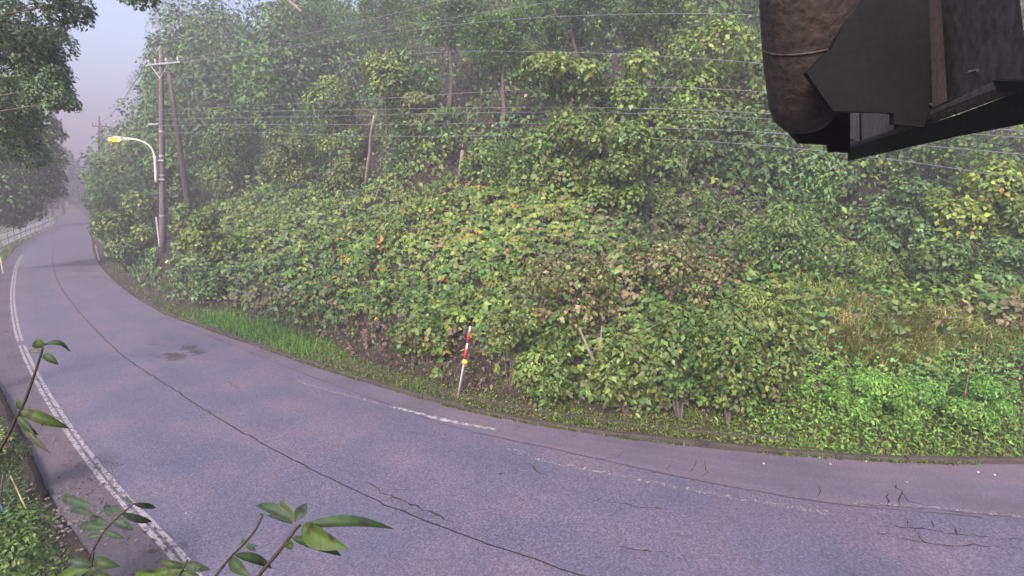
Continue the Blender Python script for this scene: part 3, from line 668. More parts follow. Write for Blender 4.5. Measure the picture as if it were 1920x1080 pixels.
set_props(mesh_obj('roadside_weeds', v, f, M_LEAF, None, c), 'fresh green leafy weeds massed beside the road at right', kind='stuff')

# withered leaves and litter under the kudzu edge
Q = slope_points(9000, 1.2, 4.2, x0=-20, x1=5, y0=9, y1=30, pw=1.0); px, py, _ = proj(Q[:, :3])
k = RNG.uniform(size=len(Q)) < .08 + .8 * ell(px, py, 720, 660, 140, 50) + .35 * ell(px, py, 470, 575, 130, 30) + .7 * ell(px, py, 895, 690, 110, 55) + .35 * ell(px, py, 1000, 730, 150, 50); Q = Q[k]; n = len(Q)
nn = nrm(RNG.normal(size=(n, 3)) * .8 + [0, -.5, .6]); D = RNG.normal(size=(n, 3)) + [0, -.2, -.8]; D -= (D * nn).sum(1, keepdims=True) * nn
v, f, c = leaves(Q[:, :3] + np.array([0, 0, 1]) * RNG.uniform(.02, .4, (n, 1)), D, nn, RNG.uniform(.08, .17, n), RNG.uniform(.04, .09, n), np.clip(pick('dead', n, RNG.uniform(size=n)), .01, .9), .5, .3)
set_props(mesh_obj('withered_leaves', v, f, M_LEAF, None, c), 'withered brown leaves hanging under the kudzu edge', kind='stuff')

# far wood on the upper slope: reads as one mass
parts = []
Q = np.concatenate([slope_points(90, 9.5, 16, x0=-75, x1=30, y0=14, y1=80, pw=.8), slope_points(190, 15, 52, x0=-85, x1=40, y0=18, y1=110, pw=.5)])
kx, ky, _ = proj(Q[:, :3] + [0, 0, 1.5]); Q = Q[(ell(kx, ky, 1290, 385, 190, 75) < .5) & (ell(kx, ky, 870, 190, 75, 60) < .5) & (ell(kx, ky, 505, 215, 50, 40) < .5) & (ell(kx, ky, 690, 290, 45, 80) < .5) & (ell(kx, ky, 865, 310, 40, 45) < .5)]
for q in Q:
    big = smooth(8, 18, q[3]); r = RNG.uniform(.9, 1.6) + big * RNG.uniform(.8, 1.8); hh = RNG.uniform(1.2, 2.4) + big * RNG.uniform(2, 6)
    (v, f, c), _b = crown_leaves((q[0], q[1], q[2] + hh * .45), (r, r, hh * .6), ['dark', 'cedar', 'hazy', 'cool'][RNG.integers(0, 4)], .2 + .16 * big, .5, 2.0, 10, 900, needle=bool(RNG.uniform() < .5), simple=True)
    parts.append((v, f, c))
Q = slope_points(150, 2.5, 26, x0=-85, x1=-16, y0=41, y1=118, pw=.25)      # tall misty trees along the bend
for q in Q:
    kx, ky, _ = proj(q[None, :3] + [0, 0, 2]); zt = U(kx[0] - 14, np.interp(kx[0] - 14, [160, 225, 270, 300, 350], [300, 215, 120, 0, -140]), q[1])[2]
    hh = min(RNG.uniform(8, 16), zt - q[2])
    if hh < 1.2: continue
    r = min(RNG.uniform(1.5, 2.8), hh * .5)
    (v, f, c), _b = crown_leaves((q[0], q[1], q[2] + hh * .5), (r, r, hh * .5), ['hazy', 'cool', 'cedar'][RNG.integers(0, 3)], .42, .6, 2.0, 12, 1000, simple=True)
    parts.append((v, f, c))
for i in range(64):                                                         # tallest misty trees closing the upper left of the hill
    kx = RNG.uniform(305, 640); Yq = RNG.uniform(46, 78); g_ = U(kx, 300, Yq); zb_ = H1(g_[0], g_[1]); r = RNG.uniform(1.9, 3.3)
    zt = U(kx, max(RNG.uniform(-110, 60), np.interp(kx - r * F / Yq * .9, [160, 225, 270, 300, 350], [300, 215, 120, 0, -140])), Yq)[2]; hh = max(3, zt - zb_)
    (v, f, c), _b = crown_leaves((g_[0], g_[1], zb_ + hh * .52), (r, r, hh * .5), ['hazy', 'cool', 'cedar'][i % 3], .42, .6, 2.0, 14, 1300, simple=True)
    parts.append((v, f, c))
v, f, c = merge(parts)
set_props(mesh_obj('hillside_wood', v, f, M_NEEDLE, None, c), 'hazy dark wood massed on the upper hillside', kind='stuff')

# ------------------------------------------------------------------ plants one can tell apart
S = 'shrub'; T_ = 'tree'
K = dict(leaf=.2, aspect=.85, droop=.35)
VINES = 'vine draped trees on the slope'; SHR = 'shrubs along the slope'; CED = 'cedars on the upper slope'
spec = [
 # name, label, category, base x, base y, top y, half width, palette, options
 ('vine_mound', 'rounded mound of vine leaves overhanging the road left of the lamp pole', S, 240, 512, 345, 50, 'kudzu', dict(K, dens=5, group=SHR)),
 ('vine_mound', 'dark shadowy vine mound at the road bend below the far utility pole', S, 205, 472, 300, 42, 'cool', dict(K, group=SHR)),
 ('vine_mound', 'grey hazy bush mass touching the misty road at the far bend', S, 183, 440, 285, 26, 'hazy', dict(K, leaf=.3, group=SHR)),
 ('tangled_tree', 'hazy tangled tree with twigs reaching left above the lamp', T_, 235, 420, 195, 46, 'cool', dict(K, leaf=.26, parts=('crown', 'trunk'), gap=.3, group=VINES)),
 ('tangled_tree', 'vine covered tree rising directly behind the lamp pole', T_, 318, 430, 215, 42, 'cool', dict(K, leaf=.22, parts=('crown', 'trunk'), group=VINES)),
 ('vine_tree', 'vine tree right of the brace pole with drooping leafy columns', T_, 430, 385, 170, 55, 'kudzu', dict(K, parts=('crown', 'trunk'), group=VINES, gap=.25)),
 ('vine_mound', 'yellow green vine mound at the foot of the brace pole', S, 392, 500, 385, 58, 'lime', dict(K, leaf=.17, group=SHR)),
 ('vine_mound', 'vine mound between the two poles with reddish leaves', S, 345, 480, 370, 26, 'olive', dict(K, brown=.15, group=SHR)),
 ('vine_mound', 'low dark leafed bush right of the lamp pole base above the verge', S, 385, 572, 490, 36, 'cool', dict(K, leaf=.15, group=SHR)),
 ('vine_tree', 'tree with pale round vine leaves draped diagonally left of the leaning bare trunk', T_, 625, 335, 130, 52, 'lime', dict(K, parts=('crown', 'trunk'), group=VINES, gap=.2, xshift=0)),
 ('vine_tree', 'tall vine tree with brownish tip above the leaning bare trunk', T_, 725, 330, 55, 58, 'lime', dict(K, parts=('crown', 'trunk'), brown=.1, gap=.3, bottom=190, group=VINES)),
 ('layered_tree', 'small tree of layered brownish sprays right of the leaning bare trunk', T_, 800, 315, 130, 42, 'olive', dict(K, leaf=.16, parts=('crown', 'trunk'), flat=True, nb=8, brown=.2, gap=.2, group=VINES)),
 ('shrub', 'green shrub between the brace pole and the leaning bare trunk', S, 545, 355, 225, 55, 'olive', dict(K, leaf=.17, group=SHR)),
 ('shrub', 'olive shrub at the foot of the leaning bare trunk', S, 640, 365, 285, 45, 'olive', dict(K, leaf=.17, brown=.12, group=SHR)),
 ('shrub', 'leafy shrub hiding the top of the broken stump', S, 920, 350, 255, 62, 'kudzu', dict(K, leaf=.17, brown=.08, group=SHR)),
 ('vine_tree', 'arched yellow green vine canopy like an umbrella right of centre', T_, 1060, 345, 95, 108, 'lime', dict(K, leaf=.19, parts=('crown', 'trunk'), bottom=190, nb=14, dens=5, flat=True, group=VINES)),
 ('shrub', 'dense green shrub below the arched vine canopy', S, 1060, 372, 205, 92, 'kudzu', dict(K, leaf=.17, brown=.06, dens=5, group=SHR)),
 ('vine_tree', 'vine hung tree with curtain of leaves left of the dark hollow', T_, 1150, 410, 190, 75, 'kudzu', dict(K, leaf=.16, parts=('crown', 'trunk'), dens=5, group=VINES)),
 ('vine_tree', 'light green vine tree between the arched canopy and steel pipe', T_, 1190, 330, 70, 75, 'lime', dict(K, leaf=.19, parts=('crown', 'trunk'), gap=.2, group=VINES)),
 ('vine_tree', 'tall pale leaved vine tree reaching the top edge left of the steel pipe', T_, 1330, 330, -40, 85, 'lime', dict(K, leaf=.19, parts=('crown', 'trunk'), nb=14, brown=.1, group=VINES)),
 ('vine_tree', 'vine tree directly left of and partly behind the steel pipe', T_, 1430, 320, 20, 62, 'olive', dict(K, leaf=.18, parts=('crown', 'trunk'), group=VINES)),
 ('shrub', 'leafy bush with dry hanging stems above the dark hollow', S, 1290, 350, 190, 75, 'kudzu', dict(K, leaf=.15, bottom=315, dens=5, group=SHR)),
 ('shrub', 'bush under the lower lip of the steel pipe', S, 1440, 370, 175, 68, 'cool', dict(K, leaf=.15, dens=5, group=SHR)),
 ('shrub', 'grey green shrub under the left end of the steel beam', S, 1555, 415, 262, 80, 'cool', dict(K, leaf=.15, dens=5, brown=.05, group=SHR)),
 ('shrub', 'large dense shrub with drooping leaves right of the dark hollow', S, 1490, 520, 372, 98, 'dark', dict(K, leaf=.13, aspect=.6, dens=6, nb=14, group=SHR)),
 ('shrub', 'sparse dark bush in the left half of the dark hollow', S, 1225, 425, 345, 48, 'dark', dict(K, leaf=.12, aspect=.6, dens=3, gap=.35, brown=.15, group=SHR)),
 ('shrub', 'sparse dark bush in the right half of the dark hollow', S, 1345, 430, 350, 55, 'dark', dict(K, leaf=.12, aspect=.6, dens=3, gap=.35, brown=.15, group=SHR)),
 ('fern_shrub', 'cascading fern like shrub right of the large dense shrub', S, 1635, 548, 428, 46, 'kudzu', dict(leaf=.13, aspect=.4, droop=.6, dens=6, group=SHR)),
 ('shrub', 'dark shrub below the middle of the steel beam', S, 1690, 500, 310, 70, 'cool', dict(K, leaf=.14, dens=5, group=SHR)),
 ('vine_mound', 'vine covered rise with yellowing leaves at the right edge under the beam', S, 1830, 490, 285, 85, 'lime', dict(K, leaf=.15, dens=5, yellow=.01, group=SHR)),
 ('vine_mound', 'bright vine mound cut by the right edge of the picture', S, 1915, 500, 300, 60, 'kudzu', dict(K, leaf=.15, dens=5, yellow=.01, group=SHR)),
 ('shrub', 'dark green shrub behind the tall yellowed grass', S, 1765, 560, 430, 68, 'dark', dict(K, leaf=.12, dens=5, group=SHR)),
 ('shrub', 'shrub at the right edge above the feathery brown grass', S, 1890, 560, 445, 60, 'cool', dict(K, leaf=.12, dens=5, group=SHR)),
 ('withered_shrub', 'withered pinkish brown shrub on the slope above the forked stem', S, 1075, 640, 455, 88, 'brown', dict(K, leaf=.12, dens=4, nb=18, gap=.2, group=SHR)),
 ('withered_shrub', 'withered brown shrub below the dark hollow', S, 1270, 585, 432, 92, 'brown', dict(K, leaf=.12, dens=4, nb=18, gap=.2, group=SHR)),
 ('shrub', 'small leaved shrub directly right of the red and white snow pole', S, 955, 735, 575, 55, 'olive', dict(K, leaf=.1, dens=4, gap=.25, bottom=660, group=SHR)),
 ('shrub', 'leafy green shrub left of the forked stem by the kerb', S, 1030, 765, 610, 60, 'kudzu', dict(K, leaf=.12, aspect=.7, dens=4, nb=16, gap=.25, brown=.08, group=SHR)),
 ('shrub', 'shrub right of the forked stem by the kerb', S, 1175, 785, 600, 62, 'olive', dict(K, leaf=.12, aspect=.7, dens=4, nb=16, gap=.25, brown=.06, group=SHR)),
 ('shrub', 'tall dark green roadside shrub below the withered shrub', S, 1275, 795, 560, 66, 'dark', dict(K, leaf=.12, aspect=.7, dens=4, nb=18, gap=.22, brown=.06, group=SHR)),
 ('shrub', 'roadside shrub midway between forked stem and fresh weeds', S, 1365, 800, 545, 62, 'kudzu', dict(K, leaf=.12, aspect=.7, dens=4, nb=18, gap=.22, brown=.06, group=SHR)),
 ('shrub', 'rightmost tall roadside shrub left of the yellowed grass', S, 1455, 770, 560, 62, 'olive', dict(K, leaf=.12, aspect=.7, dens=4, nb=18, gap=.22, brown=.06, group=SHR)),
 ('shrub', 'bright yellow green sapling with orange leaves above the roadside shrubs', S, 1430, 620, 520, 45, 'lime', dict(leaf=.12, aspect=.45, droop=.5, dens=4, yellow=.06, group=SHR)),
 ('shrub', 'low kudzu bush behind the snow pole', S, 800, 690, 585, 68, 'kudzu', dict(K, leaf=.13, dens=4, brown=.15, yellow=.01, group=SHR)),
 ('fresh_weed', 'bright green weed mound under the yellowed grass', S, 1610, 790, 690, 62, 'weed', dict(leaf=.08, aspect=.5, droop=.4, dens=6, group=SHR)),
 ('fresh_weed', 'leafy weed mound left of the faded red pole', S, 1720, 800, 700, 60, 'weed', dict(leaf=.08, aspect=.5, droop=.4, dens=6, group=SHR)),
 ('fresh_weed', 'weed mound around the faded red pole at right', S, 1845, 810, 695, 65, 'weed', dict(leaf=.08, aspect=.5, droop=.4, dens=6, group=SHR)),
 ('cedar_tree', 'bright feathery cedar in the top middle', 'cedar', 945, 300, 5, 77, 'cedar', dict(leaf=.22, cap=12000, aspect=.36, needle=True, parts=('crown', 'trunk'), nb=14, bottom=150, trunk=.16, dens=5, group=CED)),
 ('cedar_tree', 'cedar with rounded puffs below the upper cables at left', 'cedar', 490, 290, 70, 77, 'cedar', dict(leaf=.25, cap=12000, aspect=.36, needle=True, parts=('crown', 'trunk'), nb=13, bottom=240, trunk=.16, dens=5, group=CED)),
 ('cedar_tree', 'hazy cedar crown behind the top of the brace pole', 'cedar', 400, 300, 60, 75, 'hazy', dict(leaf=.36, aspect=.45, needle=True, parts=('crown', 'trunk'), nb=13, trunk=.17, dens=5, group=CED)),
 ('cedar_tree', 'tall dark cedar at the top left of the hillside', 'cedar', 420, 240, -60, 72, 'hazy', dict(leaf=.4, aspect=.45, needle=True, parts=('crown', 'trunk'), nb=13, trunk=.18, group=CED)),
 ('cedar_tree', 'cedar rising above the diagonal vine tree', 'cedar', 600, 250, -50, 77, 'cedar', dict(leaf=.26, cap=12000, aspect=.36, needle=True, parts=('crown', 'trunk'), nb=13, bottom=110, trunk=.17, group=CED)),
 ('cedar_tree', 'dark cedar behind the brownish vine tip', 'cedar', 720, 240, -70, 75, 'dark', dict(leaf=.26, cap=12000, aspect=.36, needle=True, parts=('crown', 'trunk'), nb=12, bottom=80, trunk=.17, group=CED)),
 ('cedar_tree', 'cedar above the layered small tree', 'cedar', 845, 240, -60, 72, 'cool', dict(leaf=.26, cap=12000, aspect=.36, needle=True, parts=('crown', 'trunk'), nb=12, bottom=90, trunk=.17, group=CED)),
 ('cedar_tree', 'cedar top above the arched vine canopy', 'cedar', 1075, 230, -60, 87, 'cedar', dict(leaf=.25, cap=12000, aspect=.36, needle=True, parts=('crown', 'trunk'), nb=12, bottom=100, trunk=.17, group=CED)),
 ('cedar_tree', 'cedar top beside the tall pale vine tree', 'cedar', 1215, 220, -60, 82, 'dark', dict(leaf=.25, cap=12000, aspect=.36, needle=True, parts=('crown', 'trunk'), nb=12, bottom=110, trunk=.17, group=CED)),
 ('cedar_tree', 'misty cedar forming the left outline of the hillside at the top', 'cedar', 322, 300, -60, 60, 'hazy', dict(leaf=.45, aspect=.45, needle=True, parts=('crown', 'trunk'), nb=14, trunk=.2, bottom=210, group=CED, dens=5)),
 ('cedar_tree', 'misty shorter tree on the hillside outline left of the pole top', 'cedar', 288, 330, 95, 42, 'hazy', dict(leaf=.4, aspect=.35, needle=True, parts=('crown', 'trunk'), nb=12, trunk=.18, group=CED, dens=5)),
]
for nm, lab, cat, bx, by, tp, hw, pal, o in spec:
    plant(nm, lab, cat, bx, by, tp, hw, pal, **o)

# ------------------------------------------------------------------ near side: trees at the left edge, fence, bits on the shoulder
def free_tree(name, label, base, blobs, pal, leaf, trunk, group=None, **kw):
    base = np.array([base[0], base[1], H1(base[0], base[1]) - .05]); t = empty(name, base); set_props(t, label, 'tree', group)
    ps = []
    top = max((U(px_, py_, Y_) for px_, py_, Y_, rp, rq in blobs), key=lambda q: q[2])
    ax = np.array([base + (np.array([base[0] * .97, base[1], top[2]]) - base) * s for s in np.linspace(0, 1, 6)])
    for px_, py_, Y_, rp, rq in blobs:
        C = U(px_, py_, Y_); r = rp * Y_ / F; q = rq * Y_ / F
        (v, f, c), bc = crown_leaves(C, (r, r, q), pal, leaf, **kw); ps.append((v, f, c))
        s = np.clip((C[2] - 1.2 - base[2]) / max(.5, ax[-1][2] - base[2]), .2, .95); a = base + (ax[-1] - base) * s
        mb = MB()
        if px_ < 200: mb.tube([a, (a + C) / 2 + [0, 0, .25], C], [trunk * .3, trunk * .16, trunk * .04], 6, False)
        else: mb.tube([U(150, -260, Y_ + 1), U(220, -60, Y_), C], [trunk * .2, trunk * .1, trunk * .04], 6, False)
        for b in bc[:4]: mb.tube([C, (b + C) / 2, b], [trunk * .1, trunk * .07, trunk * .03], 4, False)
        mb.build('limb', M_BARK, t, True)
    v, f, c = merge(ps); mesh_obj('crown', v, f, M_LEAF, t, c)
    tb = MB(); tb.tube(ax, trunk * np.linspace(1, .3, 6), 9); tb.build('trunk', M_BARK, t, True)
    return t
free_tree('roadside_tree', 'near dark leaved tree hanging in from the top left corner', (-15.5, 12.),
    [(20, 20, 11, 95, 60), (110, 5, 10.5, 60, 32), (-60, 110, 12, 110, 110), (35, 130, 12, 75, 80), (90, 165, 11.5, 45, 55), (115, 190, 11, 26, 26), (30, 225, 12.5, 60, 55), (258, -6, 9.5, 34, 14), (0, 60, 12, 90, 70), (10, 200, 13, 60, 60), (60, 85, 12, 60, 50), (75, 120, 12, 50, 50), (20, 270, 13.5, 50, 40)],
    'hazy', .075, .2, dens=4.5, cap=4600, aspect=.6, nb=12, gap=.3, simple=True)
free_tree('roadside_tree', 'greyish tree over the metal fence at the left edge', (-36, 36.),
    [(10, 270, 36, 75, 60), (55, 310, 37, 52, 55), (15, 350, 36, 75, 55), (60, 375, 38, 42, 36), (20, 395, 37, 60, 34), (-40, 330, 36, 60, 90), (85, 300, 40, 28, 30), (30, 225, 34, 70, 45), (75, 255, 35, 36, 34), (95, 345, 40, 20, 40), (0, 180, 34, 80, 50)],
    'cool', .26, .25, dens=4, cap=3000, aspect=.6, nb=9)
for (px_, tp, by, Y_, hw, lab) in ((118, 245, 395, 125, 22, 'tall misty tree silhouette left of the far road'), (95, 310, 400, 100, 30, 'misty rounded tree silhouette beyond the fence'), (70, 265, 405, 85, 36, 'misty tree behind the greyish fence tree'), (150, 345, 388, 160, 18, 'faint low tree shape where the road fades into mist')):
    plant('misty_tree', lab, 'tree', px_, by, tp, hw, 'hazy', leaf=.7, Y=Y_, parts=('crown', 'trunk'), trunk=.25, dens=5, nb=14, aspect=.5, simple=True, group='misty trees beyond the road')

plant('corner_bush', 'low leafy bush filling the bottom left corner', 'shrub', 20, 1085, 965, 95, 'dark', leaf=.06, Y=5.6, aspect=.55, dens=3.5, gap=.2, nb=14, cap=5000)
plant('corner_bush', 'small bush with mixed leaves above the bamboo stick at the left edge', 'shrub', -10, 900, 790, 42, 'kudzu', leaf=.06, Y=8.6, aspect=.55, dens=3, gap=.3, brown=.12, yellow=.02)

# metal fence beyond the left verge
fa, fb = G(-12, 478), G(108, 421); fence = empty('metal_fence', fa); set_props(fence, 'low blue grey metal fence along the left verge in mist', 'fence')
nP = 15; Pf = np.linspace(fa, fb, nP); mb = MB()
for q in Pf: m_ = MB(); m_.box((q[0], q[1], .85), (.09, .09, 1.75)); m_.build('post', M_FENCE, fence)
dirf = nrm(fb - fa); axf = np.array([dirf, [-dirf[1], dirf[0], 0], [0, 0, 1.]])
for hz in (.35, .95, 1.55): m_ = MB(); m_.box((fa + fb) / 2 + [0, 0, hz], (np.linalg.norm(fb - fa), .05, .07), axf); m_.build('rail', M_FENCE, fence)
bars = MB()
for q in np.linspace(fa, fb, 120): bars.box((q[0], q[1], .95), (.04, .03, 1.2))
set_props(bars.build('pale', M_FENCE, fence), kind='stuff')

def post_thing(name, label, cat, base_px, h, r, mat, lean=(0, 0), group=None):
    b = G(*base_px); b[2] = max(-.08, H1(b[0], b[1])); t = empty(name, b); set_props(t, label, cat, group)
    return t, b
t, b = post_thing('delineator_post', 'white delineator post at the left edge beside the verge', 'post', (6, 512), 1, .05, M_WHITE)
m_ = MB(); m_.tube([b, b + [0, 0, 1.15]], .05, 8); m_.build('post', M_WHITE, t); m_ = MB(); m_.tube([b + [0, 0, .85], b + [0, 0, 1.0]], .056, 8); m_.build('reflector', M_YEL, t)
t, b = post_thing('delineator_post', 'tiny white delineator post at the misty bend on the right road edge', 'post', (186, 488), 1, .05, M_WHITE)
m_ = MB(); m_.tube([b, b + [-.1, 0, 1.3]], .06, 8); m_.build('post', M_WHITE, t); m_ = MB(); m_.tube([b + [-.08, 0, 1.0], b + [-.09, 0, 1.15]], .068, 8); m_.build('reflector', M_YEL, t)

# left verge: grass strip, weeds, gravel, fallen bough, bamboo, tube
def left_points(n, lo, hi, x0, x1, y0, y1):
    out = []; tot = 0
    while tot < n:
        X = RNG.uniform(x0, x1, 20000); Yy = RNG.uniform(y0, y1, 20000); zz, d, dl = H(X, Yy, True); pxx = 960 + F * X / np.maximum(Yy, .5)
        m = (dl > lo) & (dl < hi) & (pxx > -120) & (pxx < 900); out.append(np.stack([X[m], Yy[m], zz[m], dl[m]], 1)); tot += m.sum()
        if len(out) > 60: break
    return np.concatenate(out)[:n]
Q = left_points(26000, .1, 12, -110, -18, 20, 135); n = len(Q); cl = (noise(Q[:, 0], Q[:, 1], 0, 1.5, 61) * .5 + .5).clip(0, .99)
c0 = pick('grass', n, cl); v, f, c = blades(Q[:, :3], RNG.uniform(.15, .5, n), RNG.uniform(.4, 1.3, n), RNG.uniform(.06, .13, n), np.clip(c0 * 1.1, .01, .9))
set_props(mesh_obj('far_verge_grass', v, f, M_GRASS, None, c), 'olive grass strip between the road and the left fence', kind='stuff')
Q = left_points(24000, .02, 5, -13, -1, 3, 16); px, py, _ = proj(Q[:, :3])
k = RNG.uniform(size=len(Q)) < .35 + .65 * smooth(150, 40, px - .25 * (1000 - py)); Q = Q[k]; n = len(Q)
cl = (noise(Q[:, 0], Q[:, 1], 0, .5, 62) * .5 + .5).clip(0, .99); nn = nrm(RNG.normal(size=(n, 3)) * .5 + [0, 0, 1]); D = RNG.normal(size=(n, 3)); D -= (D * nn).sum(1, keepdims=True) * nn
c0 = pick('weed', n, cl) * .62; m = RNG.uniform(size=n) < .3; c0[m] = pick('dark', m.sum(), cl[m]); m = RNG.uniform(size=n) < .12; c0[m] = pick('straw', m.sum(), cl[m]) * .4
v, f, c = leaves(Q[:, :3] + np.array([0, 0, 1]) * (RNG.uniform(.01, .3, n) * (.2 + cl) * smooth(.1, 1, Q[:, 3]))[:, None], D, nn, RNG.uniform(.03, .085, n), RNG.uniform(.012, .035, n), np.clip(c0, .01, .9), .25, .1)
set_props(mesh_obj('corner_weeds', v, f, M_LEAF, None, c), 'small green weeds covering the ground in the lower left corner', kind='stuff')

def pebble_mesh(rad, seed):
    r = np.random.default_rng(seed); V = []; n = 6
    V.append((0, 0, rad * .75))
    for k in range(n): a = 2 * math.pi * k / n; V.append((math.cos(a) * rad * r.uniform(.75, 1.2), math.sin(a) * rad * r.uniform(.6, 1.0), rad * r.uniform(.25, .4)))
    for k in range(n): a = 2 * math.pi * k / n; V.append((math.cos(a) * rad * .8, math.sin(a) * rad * .7, -.01))
    return np.array(V), [(0, 1 + k, 1 + (k + 1) % n) for k in range(n)] + [(1 + k, 7 + k, 7 + (k + 1) % n, 1 + (k + 1) % n) for k in range(n)]
gm = MB()
for i in range(170):
    px_, py_ = RNG.normal(125, 38), RNG.normal(965, 38); g = G(px_, py_); V, Fc = pebble_mesh(RNG.uniform(.012, .045), i); gm.add(V + [g[0], g[1], max(.006, H1(g[0], g[1]))], Fc)
for i in range(260):
    px_ = RNG.uniform(10, 260); py_ = 700 + (px_ - 20) * 1.15 + RNG.normal(0, 40); g = G(px_, py_); V, Fc = pebble_mesh(RNG.uniform(.008, .022), i); gm.add(V + [g[0], g[1], max(.006, H1(g[0], g[1]))], Fc)
set_props(gm.build('gravel', M_GRAVEL), 'pale loose gravel and grit beside the shoulder at lower left', kind='stuff')

lq = []
for i in range(420):
    px_ = RNG.uniform(0, 330); py_ = 640 + px_ * 1.3 + abs(RNG.normal(0, 60)) * RNG.choice([-.5, 1]); lq.append(G(px_, min(1075, max(600, py_)), .012))
lq = np.array(lq); n = len(lq); dl = -sdist(lq[:, :2], SHs); lq = lq[dl > -.9]; n = len(lq)
nn = nrm(RNG.normal(size=(n, 3)) * .35 + [0, 0, 1]); D = RNG.normal(size=(n, 3)); D -= (D * nn).sum(1, keepdims=True) * nn
v, f, c = leaves(lq + [0, 0, .012], D, nn, RNG.uniform(.04, .1, n), RNG.uniform(.02, .05, n), np.clip(pick('dead', n, RNG.uniform(size=n)), .01, .9), .05, .15)
set_props(mesh_obj('fallen_leaves', v, f, M_LEAF, None, c), 'brown fallen leaves scattered on the left shoulder', kind='stuff')

bough = MB(); pts = [G(-30, 690, .1), G(5, 745, .1), G(35, 810, .09), G(60, 870, .09), G(84, 930, .06)]
bq = resample(catmull(np.array(pts)), .15); bq[:, :2] += .012 * RNG.normal(size=(len(bq), 2)); bough.tube(bq, .055 * RNG.uniform(.8, 1.15, len(bq)), 9); set_props(bough.build('log', M_DARK, None, True), 'dark log lying along the edge of the left shoulder', 'log')
bb = catmull(np.array([G(20, 892, .35), G(40, 935, .22), G(62, 980, .1), G(76, 1006, .03)]), 5); bt = MB()
bt.tube(bb, .012 + .003 * (np.arange(len(bb)) % 5 == 0), 8); set_props(bt.build('bamboo_stick', M_BAMBOO, None, True), 'pale dry bamboo stick lying in the weeds at lower left', 'stick')
bl = MB(); bl.tube([G(-25, 900, .9), G(-5, 935, .5), G(20, 985, .02)], .018, 8); set_props(bl.build('tube', M_BLUE, None, True), 'thin blue grey tube poking from the lower left weeds', 'tube')

# stones lying on the asphalt
V, Fc = pebble_mesh(.035, 3); me0 = None
for (px_, py_, lab, s_) in ((1537, 858, 'leftmost white stone by the weeds at the road edge', 1.2), (1557, 870, 'white stone just right of and below the leftmost one', 1.1), (1624, 865, 'white stone touching the weeds at the road edge', 1.), (1834, 885, 'flat white stone near the right edge of the road', 1.2), (1865, 890, 'small white stone nearest the right picture edge', 1.), (1432, 869, 'tan stone on the gutter strip left of the white stones', 1.1), (1701, 904, 'tiny pale stone beside the forked crack', .8), (192, 995, 'white stone on the left shoulder beside the double line', .9), (349, 962, 'pale chip on the asphalt right of the double white line', .8)):
    g = G(px_, py_, .012)
    o = mesh_obj('stone', V, Fc, M_STONE) if me0 is None else bpy.data.objects.new('stone', me0)
    if me0 is None: me0 = o.data
    else: COL.objects.link(o)
    o.location = tuple(g); o.scale = (s_ * .72,) * 3; o.rotation_euler = (0, 0, px_); set_props(o, lab, 'stone', 'stones on the asphalt')
g = G(938, 888, .012); o = mesh_obj('stone', V * [1.2, 1, .8], Fc, M_CRACK); o.location = tuple(g); set_props(o, 'single dark stone in the middle of the lane', 'stone', 'stones on the asphalt')

# ------------------------------------------------------------------ poles, lamp, cables
YP = float(G(310, 520)[1])
pb = U(310, 520, YP); pb[2] = H1(pb[0], pb[1]) - .2; ptop = U(302, 92, YP)
pole = empty('utility_pole', pb); set_props(pole, 'tall concrete utility pole with crossarm carrying the street lamp', 'pole')
m_ = MB(); m_.tube([pb + (ptop - pb) * s for s in np.linspace(0, 1, 8)], np.linspace(.2, .115, 8), 12); m_.build('shaft', M_POLE, pole, True)
def along(y): s = (520 - y) / (520 - 92); return pb + (ptop - pb) * s
ca = along(122); xr = np.array([.95, -.3, .0]); xr /= np.linalg.norm(xr)
axc = np.array([xr, [-xr[1], xr[0], 0], [0, 0, 1]])
m_ = MB(); m_.box(ca + xr * .35 + [0, -.16, 0], (2.6, .09, .09), axc); arm = m_.build('crossarm', M_GALV, pole)
INS = []
for s in (-.85, -.3, .55, 1.45):
    q = ca + xr * s + [0, -.16, .05]; m_ = MB(); m_.tube([q, q + [0, 0, .07], q + [0, 0, .1], q + [0, 0, .17], q + [0, 0, .2], q + [0, 0, .26]], [.03, .03, .07, .05, .07, .03], 8); m_.build('insulator', M_WHITE, pole); INS.append(q + [0, 0, .26])
for s in (-.7, .7):
    m_ = MB(); m_.tube([ca + xr * s + [0, -.16, -.04], along(150) + [0, -.12, 0]], .025, 5); m_.build('arm_brace', M_GALV, pole)
q = along(240); m_ = MB(); m_.box(q - xr * .5 + [0, -.18, 0], (.9, .07, .07), axc); m_.build('cable_bracket', M_GALV, pole)
for y in (255, 305, 345, 430):
    a_ = along(y); s = (520 - y) / 428; r_ = .2 + (.115 - .2) * s; m_ = MB(); m_.tube([a_ - [0, 0, .05], a_ + [0, 0, .05]], r_ + .012, 12); m_.build('band', M_GALV, pole)
q = along(470); m_ = MB(); m_.box(q + [-.2, -.12, 0], (.1, .08, 2.2)); m_.build('conduit_cover', M_GALV, pole)
